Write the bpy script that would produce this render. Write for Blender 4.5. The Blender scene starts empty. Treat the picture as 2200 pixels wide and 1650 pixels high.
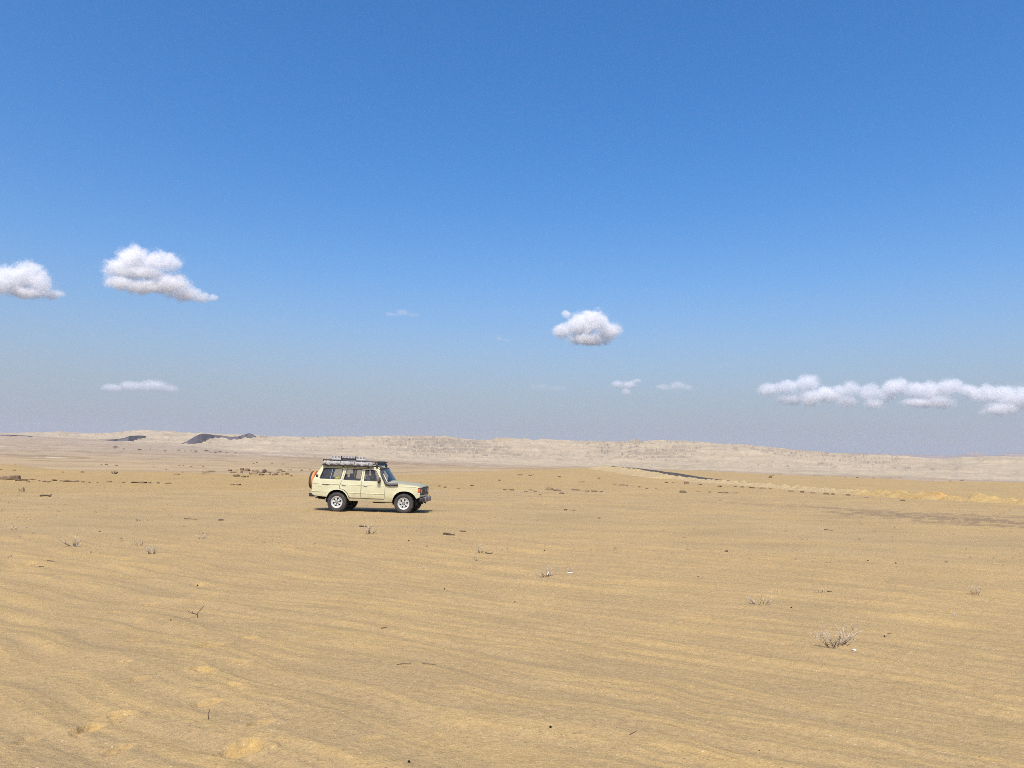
import bpy, bmesh, math, random
import numpy as np
from mathutils import Vector, Matrix
from mathutils.geometry import delaunay_2d_cdt

scene = bpy.context.scene
COL = scene.collection
R = math.radians

# ------------------------------------------------------------------ camera
F = 1660.0            # focal length in photograph pixels (2200 wide)
HC = 2.14             # eye height above the flat where the car stands
PITCH = math.atan(166.0 / F)
ROLL = math.atan(0.0192)
_F = Vector((0, math.cos(PITCH), math.sin(PITCH)))
_R0 = Vector((1, 0, 0)); _U0 = Vector((0, -math.sin(PITCH), math.cos(PITCH)))
_R = _R0 * math.cos(ROLL) + _U0 * math.sin(ROLL)
_U = _U0 * math.cos(ROLL) - _R0 * math.sin(ROLL)
CAM = Vector((0, 0, HC))
cam_data = bpy.data.cameras.new("camera")
cam_data.sensor_width = 36.0
cam_data.lens = 36.0 * F / 2200.0
cam_data.clip_start = 0.1
cam_data.clip_end = 80000.0
cam = bpy.data.objects.new("camera", cam_data)
COL.objects.link(cam)
m = Matrix((( _R.x, _U.x, -_F.x, CAM.x), (_R.y, _U.y, -_F.y, CAM.y), (_R.z, _U.z, -_F.z, CAM.z), (0, 0, 0, 1)))
cam.matrix_world = m
scene.camera = cam

def ray(px, py):
    return (_F + _R * ((px - 1100.0) / F) - _U * ((py - 825.0) / F))

# ------------------------------------------------------------------ light
SUN_EL, SUN_AZ = R(57), R(189)          # azimuth clockwise from +Y
world = bpy.data.worlds.new("World"); scene.world = world
world.use_nodes = True
wn = world.node_tree
for n in list(wn.nodes): wn.nodes.remove(n)
sky = wn.nodes.new("ShaderNodeTexSky"); sky.sky_type = 'NISHITA'
sky.sun_disc = False
sky.sun_elevation = SUN_EL; sky.sun_rotation = SUN_AZ
sky.altitude = 100.0; sky.air_density = 1.0; sky.dust_density = 3.4; sky.ozone_density = 3.0
bg = wn.nodes.new("ShaderNodeBackground"); bg.inputs[1].default_value = 0.15
wo = wn.nodes.new("ShaderNodeOutputWorld")
hsv = wn.nodes.new("ShaderNodeHueSaturation"); hsv.inputs["Saturation"].default_value = 1.4; hsv.inputs["Hue"].default_value = 0.502
wn.links.new(sky.outputs[0], hsv.inputs["Color"]); 
wbal = wn.nodes.new("ShaderNodeMix"); wbal.data_type = 'RGBA'; wbal.blend_type = 'MULTIPLY'; wbal.inputs[0].default_value = 1.0
wbal.inputs[7].default_value = (1.0, 0.985, 1.0, 1.0)          # cooler white balance of the whole sky
wn.links.new(hsv.outputs[0], wbal.inputs[6]); 
# pale haze low over the horizon, the same all the way round
wtc = wn.nodes.new("ShaderNodeTexCoord"); wsx = wn.nodes.new("ShaderNodeSeparateXYZ"); wn.links.new(wtc.outputs["Generated"], wsx.inputs[0])
def wmath(op, a, b):
    n = wn.nodes.new("ShaderNodeMath"); n.operation = op
    for i_, v in enumerate((a, b)):
        if isinstance(v, (int, float)): n.inputs[i_].default_value = v
        else: wn.links.new(v, n.inputs[i_])
    return n.outputs[0]
e_ = wmath('DIVIDE', wsx.outputs["Z"], 0.158); e_ = wmath('MULTIPLY', wmath('MULTIPLY', e_, e_), -1.0)
fac_ = wmath('MULTIPLY', wmath('EXPONENT', e_, 0.0), 0.88)
whz = wn.nodes.new("ShaderNodeMix"); whz.data_type = 'RGBA'; whz.inputs[7].default_value = (1.84, 2.12, 2.62, 1.0)
wn.links.new(fac_, whz.inputs[0]); wn.links.new(wbal.outputs[2], whz.inputs[6]); wn.links.new(whz.outputs[2], bg.inputs[0]); wn.links.new(bg.outputs[0], wo.inputs[0])

sun_data = bpy.data.lights.new("sun", 'SUN'); sun_data.energy = 3.1; sun_data.angle = R(0.53)
sun_data.color = (1.0, 0.955, 0.88)
sun = bpy.data.objects.new("sun", sun_data); COL.objects.link(sun)
sdir = Vector((math.sin(SUN_AZ) * math.cos(SUN_EL), math.cos(SUN_AZ) * math.cos(SUN_EL), math.sin(SUN_EL)))
sun.rotation_euler = sdir.to_track_quat('Z', 'Y').to_euler()
sun.location = (0, 0, 300)

vs = scene.view_settings
vs.view_transform = 'Standard'; vs.look = 'None'; vs.exposure = 0.42; vs.gamma = 1.0
vs.use_curve_mapping = False
scene.render.engine = 'CYCLES'
cy = scene.cycles
cy.use_denoising = False      # the photograph's own fine grain is kept
cy.max_bounces = 10; cy.diffuse_bounces = 3; cy.glossy_bounces = 3; cy.transparent_max_bounces = 16
cy.transmission_bounces = 6; cy.volume_bounces = 7
cy.volume_step_rate = 0.3; cy.volume_max_steps = 256
cy.filter_width = 0.9
cy.sample_clamp_indirect = 6.0

# ------------------------------------------------------------------ noise helpers
def _hash(ix, iy, seed):
    h = (ix.astype(np.int64) * 374761393 + iy.astype(np.int64) * 668265263 + seed * 1442695041) & 0xFFFFFFFF
    h = ((h ^ (h >> 13)) * 1274126177) & 0xFFFFFFFF
    return (h ^ (h >> 16)) & 0xFFFF

def pn(x, y, seed=0):
    x = np.asarray(x, dtype=np.float64); y = np.asarray(y, dtype=np.float64)
    x0 = np.floor(x); y0 = np.floor(y); fx = x - x0; fy = y - y0
    ux = fx * fx * fx * (fx * (fx * 6 - 15) + 10); uy = fy * fy * fy * (fy * (fy * 6 - 15) + 10)
    out = 0
    for dx in (0, 1):
        for dy in (0, 1):
            a = _hash(x0 + dx, y0 + dy, seed) * (2 * math.pi / 65536.0)
            g = np.cos(a) * (fx - dx) + np.sin(a) * (fy - dy)
            out = out + g * (ux if dx else 1 - ux) * (uy if dy else 1 - uy)
    return out * 1.5

def fbm(x, y, oct=4, seed=0, gain=0.5):
    s = 0; a = 1.0; f = 1.0
    for i in range(oct):
        s = s + a * pn(x * f, y * f, seed + i * 17); a *= gain; f *= 2.03
    return s

def ss(a, b, x):
    t = np.clip((x - a) / (b - a), 0, 1)
    return t * t * (3 - 2 * t)

# ------------------------------------------------------------------ object helpers
def link(o, parent=None):
    COL.objects.link(o)
    if parent is not None: o.parent = parent
    return o

def tag(o, label=None, cat=None, group=None, kind=None):
    if label: o["label"] = label
    if cat: o["category"] = cat
    if group: o["group"] = group
    if kind: o["kind"] = kind
    return o

def empty(name, loc=(0, 0, 0), rz=0.0):
    o = bpy.data.objects.new(name, None); o.empty_display_size = 0.2
    o.location = loc; o.rotation_euler = (0, 0, rz); COL.objects.link(o)
    return o

def np_mesh(name, verts, quads, mat, smooth=True):
    me = bpy.data.meshes.new(name)
    nv, nf = len(verts), len(quads); k = quads.shape[1]
    me.vertices.add(nv); me.vertices.foreach_set("co", np.ascontiguousarray(verts, dtype=np.float32).ravel())
    me.loops.add(nf * k); me.loops.foreach_set("vertex_index", np.ascontiguousarray(quads, dtype=np.int32).ravel())
    me.polygons.add(nf)
    me.polygons.foreach_set("loop_start", np.arange(0, nf * k, k, dtype=np.int32))
    me.polygons.foreach_set("use_smooth", np.full(nf, smooth, dtype=bool))
    me.update(calc_edges=True)
    me.materials.append(mat)
    return me

def col_attr(me, name, rgb):
    a = me.attributes.new(name, 'FLOAT_COLOR', 'POINT')
    d = np.ones((len(rgb), 4), dtype=np.float32); d[:, :3] = rgb
    a.data.foreach_set("color", d.ravel())

class MB:
    def __init__(s): s.v = []; s.f = []
    def add(s, vs_, fs_):
        o = len(s.v); s.v += [tuple(v) for v in vs_]; s.f += [tuple(i + o for i in f) for f in fs_]; return s
    def box(s, c, d, rot=None, bev=0.0):
        hx, hy, hz = d[0] / 2, d[1] / 2, d[2] / 2
        c = Vector(c)
        if bev <= 0:
            vs_ = [Vector((x, y, z)) for x in (-hx, hx) for y in (-hy, hy) for z in (-hz, hz)]
            fs_ = [(0, 1, 3, 2), (4, 6, 7, 5), (0, 4, 5, 1), (2, 3, 7, 6), (0, 2, 6, 4), (1, 5, 7, 3)]
        else:
            b = min(bev, hx * .9, hy * .9, hz * .9)
            bm = bmesh.new(); bmesh.ops.create_cube(bm, size=1.0)
            for v in bm.verts: v.co = Vector((v.co.x * d[0], v.co.y * d[1], v.co.z * d[2]))
            bmesh.ops.bevel(bm, geom=list(bm.edges), offset=b, segments=2, affect='EDGES', profile=0.5)
            bm.verts.index_update()
            vs_ = [v.co.copy() for v in bm.verts]; fs_ = [tuple(v.index for v in f.verts) for f in bm.faces]; bm.free()
        if rot is not None: vs_ = [rot @ v for v in vs_]
        return s.add([v + c for v in vs_], fs_)
    def tube(s, pts, rad, n=8, cap=True):
        pts = [Vector(p) for p in pts]
        if not isinstance(rad, (list, tuple)): rad = [rad] * len(pts)
        o = len(s.v); up = Vector((0.13, 0.21, 1)).normalized()
        for i, p in enumerate(pts):
            t = (pts[min(i + 1, len(pts) - 1)] - pts[max(i - 1, 0)]).normalized()
            a = t.cross(up)
            if a.length < 1e-3: a = t.cross(Vector((1, 0, 0)))
            a.normalize(); b = a.cross(t)
            for k in range(n):
                an = 2 * math.pi * k / n
                s.v.append(tuple(p + (a * math.cos(an) + b * math.sin(an)) * rad[i]))
        for i in range(len(pts) - 1):
            for k in range(n):
                k2 = (k + 1) % n
                s.f.append((o + i * n + k, o + i * n + k2, o + (i + 1) * n + k2, o + (i + 1) * n + k))
        if cap:
            s.f.append(tuple(o + k for k in range(n))[::-1]); e = o + (len(pts) - 1) * n
            s.f.append(tuple(e + k for k in range(n)))
        return s
    def lathe(s, prof, n=32, c=(0, 0, 0), closed=False):
        """profile (radius, y) round the Y axis"""
        o = len(s.v); c = Vector(c); m_ = len(prof)
        for k in range(n):
            a = 2 * math.pi * k / n
            for r, y in prof: s.v.append((c.x + r * math.cos(a), c.y + y, c.z + r * math.sin(a)))
        for k in range(n):
            k2 = (k + 1) % n
            for i in range(m_ if closed else m_ - 1):
                j = (i + 1) % m_
                s.f.append((o + k * m_ + i, o + k * m_ + j, o + k2 * m_ + j, o + k2 * m_ + i))
        return s
    def grid(s, fn, nu, nv):
        o = len(s.v)
        for i in range(nu + 1):
            for j in range(nv + 1): s.v.append(tuple(fn(i / nu, j / nv)))
        for i in range(nu):
            for j in range(nv):
                a = o + i * (nv + 1) + j; s.f.append((a, a + nv + 1, a + nv + 2, a + 1))
        return s
    def mesh(s, name, mat, smooth=False, xf=None):
        me = bpy.data.meshes.new(name)
        v = s.v if xf is None else [tuple(xf(Vector(p))) for p in s.v]
        me.from_pydata(v, [], s.f); me.materials.append(mat)
        bm = bmesh.new(); bm.from_mesh(me)
        bmesh.ops.recalc_face_normals(bm, faces=bm.faces)
        if smooth:
            lim = R(40)
            for f in bm.faces: f.smooth = True
            for e in bm.edges:
                e.smooth = not (len(e.link_faces) == 2 and e.calc_face_angle(0) > lim)
        bm.to_mesh(me); bm.free()
        return me
    def build(s, name, mat, parent=None, smooth=False, xf=None):
        return link(bpy.data.objects.new(name, s.mesh(name, mat, smooth, xf)), parent)

# ------------------------------------------------------------------ material helpers
def nodes(name):
    mt = bpy.data.materials.new(name); mt.use_nodes = True
    nt = mt.node_tree
    for n in list(nt.nodes): nt.nodes.remove(n)
    out = nt.nodes.new("ShaderNodeOutputMaterial")
    return mt, nt, out

def N(nt, typ, **kw):
    n = nt.nodes.new(typ)
    for k, v in kw.items():
        if k.startswith("i_"):
            key = k[2:]; key = int(key) if key.isdigit() else key
            n.inputs[key].default_value = v
        else: setattr(n, k, v)
    return n

def noise(nt, scale, detail=4.0, rough=0.55, coord=None, dist=0.0):
    n = N(nt, "ShaderNodeTexNoise"); n.inputs["Scale"].default_value = scale
    n.inputs["Detail"].default_value = detail; n.inputs["Roughness"].default_value = rough
    n.inputs["Distortion"].default_value = dist
    if coord is not None: nt.links.new(coord, n.inputs["Vector"])
    return n

def ramp(nt, fac, stops):
    r = N(nt, "ShaderNodeValToRGB")
    els = r.color_ramp.elements
    while len(els) < len(stops): els.new(0.5)
    for e, (p, c) in zip(els, stops):
        e.position = p; e.color = (c[0], c[1], c[2], 1) if not isinstance(c, float) else (c, c, c, 1)
    nt.links.new(fac, r.inputs[0]); return r

def mixc(nt, a, b, fac, blend='MIX'):
    mx = N(nt, "ShaderNodeMix", data_type='RGBA', blend_type=blend)
    for s_, v in ((6, a), (7, b)):
        if isinstance(v, (tuple, list)): mx.inputs[s_].default_value = (*v[:3], 1)
        else: nt.links.new(v, mx.inputs[s_])
    if isinstance(fac, float): mx.inputs[0].default_value = fac
    else: nt.links.new(fac, mx.inputs[0])
    return mx.outputs[2]

def simple(name, rgb, rough=0.6, metal=0.0, var=0.15, scale=6.0, spec=0.5, bump=0.0, bscale=60.0, coat=0.0, dust=0.0):
    mt, nt, out = nodes(name)
    p = N(nt, "ShaderNodeBsdfPrincipled"); nt.links.new(p.outputs[0], out.inputs[0])
    tc = N(nt, "ShaderNodeTexCoord")
    nz = noise(nt, scale, 5, 0.6, tc.outputs["Object"])
    r = ramp(nt, nz.outputs["Fac"], [(0.3, tuple(c * (1 - var) for c in rgb)), (0.7, tuple(min(1, c * (1 + var)) for c in rgb))])
    colr = r.outputs[0]
    if dust > 0:
        n2 = noise(nt, 2.3, 6, 0.65, tc.outputs["Object"])
        f = ramp(nt, n2.outputs["Fac"], [(0.35, 0.0), (0.75, float(dust))])
        colr = mixc(nt, colr, (0.42, 0.33, 0.21), f.outputs[0])
    nt.links.new(colr, p.inputs["Base Color"])
    p.inputs["Roughness"].default_value = rough; p.inputs["Metallic"].default_value = metal
    p.inputs["Specular IOR Level"].default_value = spec
    if coat: p.inputs["Coat Weight"].default_value = coat; p.inputs["Coat Roughness"].default_value = 0.12
    if bump:
        n3 = noise(nt, bscale, 4, 0.6, tc.outputs["Object"])
        b = N(nt, "ShaderNodeBump"); b.inputs["Strength"].default_value = 1.0; b.inputs["Distance"].default_value = bump
        nt.links.new(n3.outputs["Fac"], b.inputs["Height"]); nt.links.new(b.outputs[0], p.inputs["Normal"])
    return mt
HAZE_DENSITY = 6.0e-5
# ------------------------------------------------------------------ terrain shape
# columns: horizontal photo position -> list of (distance, height); read off from where each rise or crest shows
def _z(d, rel): return HC - rel * d / F
TCOL = [
 (0,    [(45, 0), (58, -.15), (130, .34), (138, .2), (200, -4.5), (350, _z(350, 22)), (700, _z(700, 10)), (1200, _z(1200, 2)), (1800, _z(1800, -8)), (2600, _z(2600, -22)), (3400, _z(3400, -30)), (5600, 110)]),
 (300,  [(45, 0), (55, -.1), (95, .31), (102, .2), (150, -2.5), (260, _z(260, 31)), (600, _z(600, 15)), (1200, _z(1200, 4)), (1800, _z(1800, -5)), (2600, _z(2600, -17)), (3400, _z(3400, -24)), (5600, 80)]),
 (600,  [(45, 0), (55, -.1), (85, .25), (90, .15), (130, -1.0), (220, _z(220, 33)), (600, _z(600, 16)), (1200, _z(1200, 5)), (1800, _z(1800, -2)), (2600, _z(2600, -7)), (3400, _z(3400, -10)), (5600, 30)]),
 (1000, [(45, 0), (80, 0), (150, .1), (230, _z(230, 15)), (245, -.1), (400, -5), (800, -10), (1400, _z(1400, 10.5)), (2000, _z(2000, 8)), (2600, -8.8), (3400, -8), (5600, -8)]),
 (1300, [(45, 0), (80, 0), (150, .4), (250, _z(250, 9.5)), (262, .5), (400, -6), (800, -13), (1400, -11), (2000, _z(2000, 10)), (2600, -10), (3400, -10), (5600, -10)]),
 (1500, [(45, 0), (80, -.1), (150, 0), (300, _z(300, 11.5)), (315, -.2), (500, -8), (800, -14), (1400, -13), (2000, _z(2000, 12)), (2600, -13.5), (3400, -12), (5600, -12)]),
 (1850, [(45, 0), (80, -.3), (150, -.3), (220, _z(220, 17.5)), (232, -.4), (400, -8), (800, -18), (1400, -18), (2000, _z(2000, 16)), (2600, -20), (3400, -20), (5600, -20)]),
 (2200, [(45, 0), (80, -.3), (130, -.3), (175, _z(175, 20.5)), (185, -.3), (350, -8), (800, -20), (1400, -22), (2000, _z(2000, 19)), (2600, -24), (3400, -24), (5600, -24)]),
]
TAZ = np.array([math.atan((c[0] - 1100) / F) for c in TCOL])

def wrap_az(x, y):
    a = np.arctan2(x, y)
    return np.where(np.abs(a) > 2.2, 0.0 * a + np.sign(a) * 2.2, a)

def far_z(d, az):
    zs = np.stack([np.interp(d, [p[0] for p in c[1]], [p[1] for p in c[1]]) for c in TCOL])
    i = np.clip(np.searchsorted(TAZ, az) - 1, 0, len(TAZ) - 2)
    t = np.clip((az - TAZ[i]) / (TAZ[i + 1] - TAZ[i]), 0, 1)
    t = t * t * (3 - 2 * t)
    ar = np.arange(len(d))
    return zs[i, ar] * (1 - t) + zs[i + 1, ar] * t

def colcurve(pts, az):
    """value along the photo's width -> value at azimuth"""
    return np.interp(az, [math.atan((p[0] - 1100) / F) for p in pts], [p[1] for p in pts])

CN, SN = math.cos(R(33)), math.sin(R(33))
def ripples(x, y):
    """wind ripples: returns height (m) and crest tone 0..1"""
    q = x * SN + y * CN; s_ = x * CN - y * SN
    q = q + 0.55 * pn(s_ / 7.0, q / 5.0, 3) + 0.16 * pn(s_ / 1.7, q / 1.3, 5)
    a = 0.45 + 0.9 * ss(-0.35, 0.5, fbm(s_ / 3.4, q / 1.5, 2, 11))
    lam = 0.56
    ph = q / lam * 2 * math.pi + 2.0 * pn(s_ / 2.1, q / 0.9, 21)
    big = np.sin(ph) + 0.35 * np.sin(2 * ph + 0.8)
    streak = fbm(s_ / 2.2, q / 0.20, 4, 31, 0.6)
    q2 = q + 0.12 * pn(s_ / 0.5, q / 0.4, 41)
    small = np.sin(q2 / 0.165 * 2 * math.pi + 3.0 * pn(s_ / 0.8, q / 0.35, 43)) * ss(-0.2, 0.5, pn(s_ / 1.5, q / 1.1, 47))
    broad = np.sin(q / 1.35 * 2 * math.pi + 2.6 * pn(s_ / 2.4, q / 1.6, 51)) * ss(-0.3, 0.4, pn(s_ / 4.0, q / 3.0, 53))
    h = 0.011 * a * big + 0.006 * streak + 0.004 * small + 0.026 * broad
    tone = 0.5 + 0.20 * a * np.sin(ph - 0.7) + 0.50 * streak + 0.10 * small
    return h, tone

FOOT = [(190,1568,74,16,1.0),(525,1608,100,2,1.2),(262,1536,58,8,.7),(562,1553,60,6,.6),(445,1510,46,-2,.8),(255,1612,60,14,.6),(505,1473,40,4,.5),
        (435,1440,60,-4,.9),(523,1423,36,4,.5),(293,1459,36,4,.5),(262,1423,30,4,.5),(455,1386,70,8,.8),(535,1371,40,4,.5),(288,1375,34,8,.5),
        (300,1332,26,6,.5),(246,1317,24,-20,.6),(322,1295,34,2,.8),(452,1278,34,4,.7),(428,1257,36,4,.7),(460,1240,26,2,.5),(505,1297,26,2,.4),
        (270,1200,40,6,.6),(482,1168,26,4,.6),(58,1211,40,-8,.5),(395,1197,30,-4,.5),(60,1587,60,12,.4),(800,1588,40,4,.4),(640,1130,30,0,.3)]
MOUND = []   # (x, y, radius, height) sand piled round the shrubs
FOOTW = []   # filled below with world placement

def base_z(x, y):
    d = np.hypot(x, y); az = wrap_az(x, y)
    z = far_z(np.maximum(d, 45), az)
    z = z + 0.20 * ss(15, 2, d)
    z = z + 0.07 * fbm(x / 9.0, y / 9.0, 2, 71) * ss(16, 9, d) + 0.035 * fbm(x / 3.1, y / 3.1, 2, 73) * ss(26, 10, d)
    for (mx_, my_, mr_, mh_) in MOUND:
        z = z + mh_ * np.exp(-(((x - mx_) / mr_) ** 2 + ((y - my_) / (mr_ * .8)) ** 2))
    far = ss(45, 90, d)
    z = z + far * fbm(x / 38.0, y / 38.0, 3, 81) * np.clip(d / 700.0, 0.05, 1.6)
    z = z + ss(500, 1500, d) * fbm(x / 300.0, y / 300.0, 3, 83) * 2.2
    return z

def zf(x, y, detail=True):
    x = np.atleast_1d(np.asarray(x, dtype=np.float64)); y = np.atleast_1d(np.asarray(y, dtype=np.float64))
    d = np.hypot(x, y)
    z = base_z(x, y)
    if detail:
        h, _t = ripples(x, y)
        z = z + h * ss(27, 19, d)
        z = z + 0.012 * fbm(x / 0.8, y / 0.8, 3, 91) * ss(18, 26, d) * ss(70, 40, d)
        z = z + 0.06 * fbm(x / 6.0, y / 3.0, 3, 93) * ss(42, 55, d) * ss(400, 200, d)
        for (fx, fy, l, w, ca, sa, k) in FOOTW:
            m_ = (np.abs(x - fx) < 2.5 * l) & (np.abs(y - fy) < 2.5 * l)
            if not m_.any(): continue
            dx, dy = x[m_] - fx, y[m_] - fy
            u = (dx * ca + dy * sa) / l; v = (-dx * sa + dy * ca) / w
            r = np.sqrt(u * u + v * v) * (1 + 0.25 * pn(x[m_] / 0.07, y[m_] / 0.07, 97))
            z[m_] += k * (-0.034 * ss(1.15, 0.55, r) + 0.012 * np.exp(-((r - 1.35) / 0.28) ** 2))
    return z

def hit(px, py, detail=True):
    """where the ground lies behind a photo pixel"""
    r = ray(px, py); hl = math.hypot(r.x, r.y)
    d = np.geomspace(3, 5500, 1800)
    t = d / hl
    below = np.nonzero(HC + r.z * t <= zf(r.x * t, r.y * t, False) + 0.02)[0]
    k = below[0] if len(below) else len(d) - 1
    d = np.linspace(d[max(k - 3, 0)], d[min(k + 6, len(d) - 1)], 260); t = d / hl
    z = zf(r.x * t, r.y * t, detail)
    below = np.nonzero(HC + r.z * t <= z)[0]
    k = below[0] if len(below) else len(d) - 1
    return Vector((r.x * t[k], r.y * t[k], float(z[k])))

def dist_px(p): return p.y * math.cos(PITCH) + (p.z - HC) * math.sin(PITCH)   # depth along the lens axis

MOUND += [(p.x, p.y, r_, h_) for p, r_, h_ in [(hit(1795, 1396, False), .42, .055), (hit(1632, 1304, False), .35, .03), (hit(157, 1177, False), .45, .035), (hit(326, 1193, False), .4, .035), (hit(1175, 1243, False), .4, .03)]]
_tmp = []
for (px, py, L, ang, k) in FOOT:
    p = hit(px, py, False); dd = dist_px(p); l = L * dd / F / 2
    l = min(max(l, 0.10), 0.19)
    _tmp.append((p.x, p.y, l, l * 0.62, math.cos(R(18 + ang * 2.2 + 40 * math.sin(px * 1.7))), math.sin(R(18 + ang * 2.2 + 40 * math.sin(px * 1.7))), k))
FOOTW += _tmp

# ------------------------------------------------------------------ ground sheet
front = R(41.5)
azs = np.concatenate([np.linspace(-math.pi, -front, 46)[:-1], np.linspace(-front, front, 720), np.linspace(front, math.pi, 46)[1:-1]])
rel = np.arange(900, 60, -1.3)
ds = np.concatenate([np.array([0.35, 0.8, 1.3, 1.9, 2.5, 3.1, 3.6]), HC * F / rel, np.geomspace(59.8, 5600, 190)])
nd, na = len(ds), len(azs)
A_, D_ = np.meshgrid(azs, ds)
gx = (np.sin(A_) * D_).ravel(); gy = (np.cos(A_) * D_).ravel(); gd = D_.ravel(); gaz = A_.ravel()
gz = zf(gx, gy)
# colours of the sand itself (albedo)
GREY = np.array([0.340, 0.241, 0.116]); YEL = np.array([0.406, 0.281, 0.119]); ORG = np.array([0.425, 0.282, 0.102])
GRAV = np.array([0.344, 0.247, 0.120]); DUNE = np.array([0.347, 0.240, 0.102]); PLAIN = np.array([0.348, 0.256, 0.143])
FARP = np.array([0.325, 0.247, 0.158]); DARKG = np.array([0.18, 0.126, 0.072]); SALT = np.array([0.50, 0.43, 0.32])
def mixv(c, b, t): return c * (1 - t[:, None]) + b * t[:, None]
_h, tone = ripples(gx, gy)
patch = fbm(gx / 3.5, gy / 2.2, 3, 101)
c = mixv(np.tile(GREY, (len(gx), 1)), YEL, np.clip(ss(0.25, 0.95, tone) * 0.85 + 0.30 * patch + 0.02, 0, 1))
for (fx, fy, l, w, ca, sa, k) in FOOTW:
    dx, dy = gx - fx, gy - fy
    m_ = (np.abs(dx) < 3 * l) & (np.abs(dy) < 3 * l)
    u = (dx[m_] * ca + dy[m_] * sa) / l; v = (-dx[m_] * sa + dy[m_] * ca) / w
    r = np.sqrt(u * u + v * v) + 0.5 * fbm(gx[m_] / 0.09, gy[m_] / 0.09, 2, 103)
    c[m_] = mixv(c[m_], ORG, ss(1.4, 0.6, r) * min(1, 0.55 * k + 0.05))
# flat gritty ground where the car stands
gb = colcurve([(0, 22.9), (700, 24), (1100, 22.3), (1500, 20.8), (2200, 19.4)], gaz) + 2.2 * fbm(gx / 5.0, gy / 3.0, 3, 105)
grav = GRAV * (1 + 0.10 * fbm(gx / 4.0, gy / 1.6, 4, 107))[:, None]
warm = ss(-0.2, 0.6, fbm(gx / 7.0, gy / 3.0, 3, 109))
grav = mixv(grav, YEL * 0.97, warm * 0.55)
gmask = ss(gb - 1.5, gb + 2.0, gd)
c = c * (1 - gmask[:, None]) + grav * gmask[:, None]
# yellow drift band behind it
yb = colcurve([(0, 47), (300, 52), (700, 57), (1000, 58), (1200, 60), (1500, 66), (1800, 60), (2200, 50)], gaz) + 2.0 * fbm(gx / 6.0, gy / 6.0, 3, 111)
ya = colcurve([(0, 1.0), (500, 1.0), (800, .75), (1100, .7), (1300, .55), (1600, .3), (2200, .35)], gaz)
dune = DUNE * (1 + 0.06 * fbm(gx / 5.0, gy / 12.0, 3, 113))[:, None]
c = mixv(c, dune, ss(yb - 1.5, yb + 1.5, gd) * np.clip(ya + 0.35 * fbm(gx / 14.0, gy / 14.0, 3, 115), 0, 1))
cr = colcurve([(0, 133), (300, 98), (600, 87), (800, 110), (1000, 130), (1300, 250), (1500, 300), (1850, 220), (2200, 175)], gaz)
streakf = fbm(gx / 240.0, gy / 50.0, 4, 117)
plain = mixv(np.tile(PLAIN, (len(gx), 1)), FARP, ss(500, 1800, gd)) * (1 + 0.16 * streakf)[:, None]
plain = mixv(plain, DARKG * 1.25, ss(0.28, 0.5, fbm(gx / 420.0, gy / 45.0, 3, 119)) * 0.55)
c = mixv(c, plain, ss(cr * 0.98, cr * 1.05, gd))
# pixel each point shows at, to lay known marks (salt pans, dark gravel tracks) on the ground where they lie
front_ = gy > 1
safe = np.where(front_, gy, 1)
pu = F * gx / safe; ppy = 991 + 0.0192 * pu - F * (gz - HC) / safe; ppx = 1100 + pu
def mark(x0, y0, x1, y1, th, colr, amt, rag=0.6, mn=120.0):
    global c
    t = np.clip((ppx - x0) / (x1 - x0), 0, 1)
    yc = y0 + (y1 - y0) * t
    w_ = th * np.sqrt(np.clip(1 - (2 * t - 1) ** 2, 0.0, 1)) + 0.02
    e = np.abs(ppy - yc) / w_ + rag * fbm(ppx / 30.0, ppy / 2.0, 2, 131)
    k = ss(1.0, 0.55, e) * amt * (front_ & (gd > mn) & (ppx > x0) & (ppx < x1))
    c = mixv(c, colr, k)
for a in [(40, 978, 150, 983, 2.0, SALT, .9), (-60, 958, 90, 963, 2.2, SALT * .9, .6), (455, 959, 500, 962, 1.3, SALT * 1.1, .8), (512, 962, 540, 964, 1.2, SALT * 1.1, .8),
          (-60, 975, 205, 983, 2.0, DARKG * 1.2, .85), (-60, 960, 170, 965, 1.2, DARKG * 1.5, .7), (240, 968, 400, 975, 1.0, DARKG * 1.5, .5), (380, 970, 700, 996, 1.5, DARKG * 1.5, .45),
          (560, 980, 800, 992, 2.6, DARKG * 1.45, .75), (700, 990, 1050, 1003, 2.4, DARKG * 1.35, .8), (560, 976, 760, 984, 1.2, SALT * .95, .5), (1800, 1016, 2300, 1034, 1.6, DARKG * 1.3, .8),
          (280, 985, 420, 990, 1.0, DARKG * 1.6, .5), (370, 1003, 480, 1006, 1.4, DARKG * 1.5, .6)]:
    mark(*a)
for a in [(1690, 1083, 2300, 1131, 4.0, DARKG * 1.25, .6), (1760, 1098, 2300, 1127, 5.5, DARKG * 1.15, .65), (1860, 1099, 2300, 1113, 3.0, DARKG * 1.3, .6), (1500, 1076, 1850, 1093, 1.8, DARKG * 1.4, .6), (1950, 1117, 2300, 1137, 3.0, DARKG * 1.1, .6),
          (930, 1078, 1420, 1096, 2.2, YEL * 1.05, .4), (850, 1082, 1300, 1090, 1.6, GRAV * .8, .4)]:
    mark(*a, rag=1.6, mn=24.0)
# wheel tracks loosened soil: slightly rougher there
tr = np.zeros(len(gx))
idx = np.arange(nd * na).reshape(nd, na)
q0 = idx[:-1, :]; q1 = idx[1:, :]
quads = np.stack([q0, np.roll(q0, -1, 1), np.roll(q1, -1, 1), q1], -1).reshape(-1, 4)
gverts = np.stack([gx, gy, gz], 1)

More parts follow.
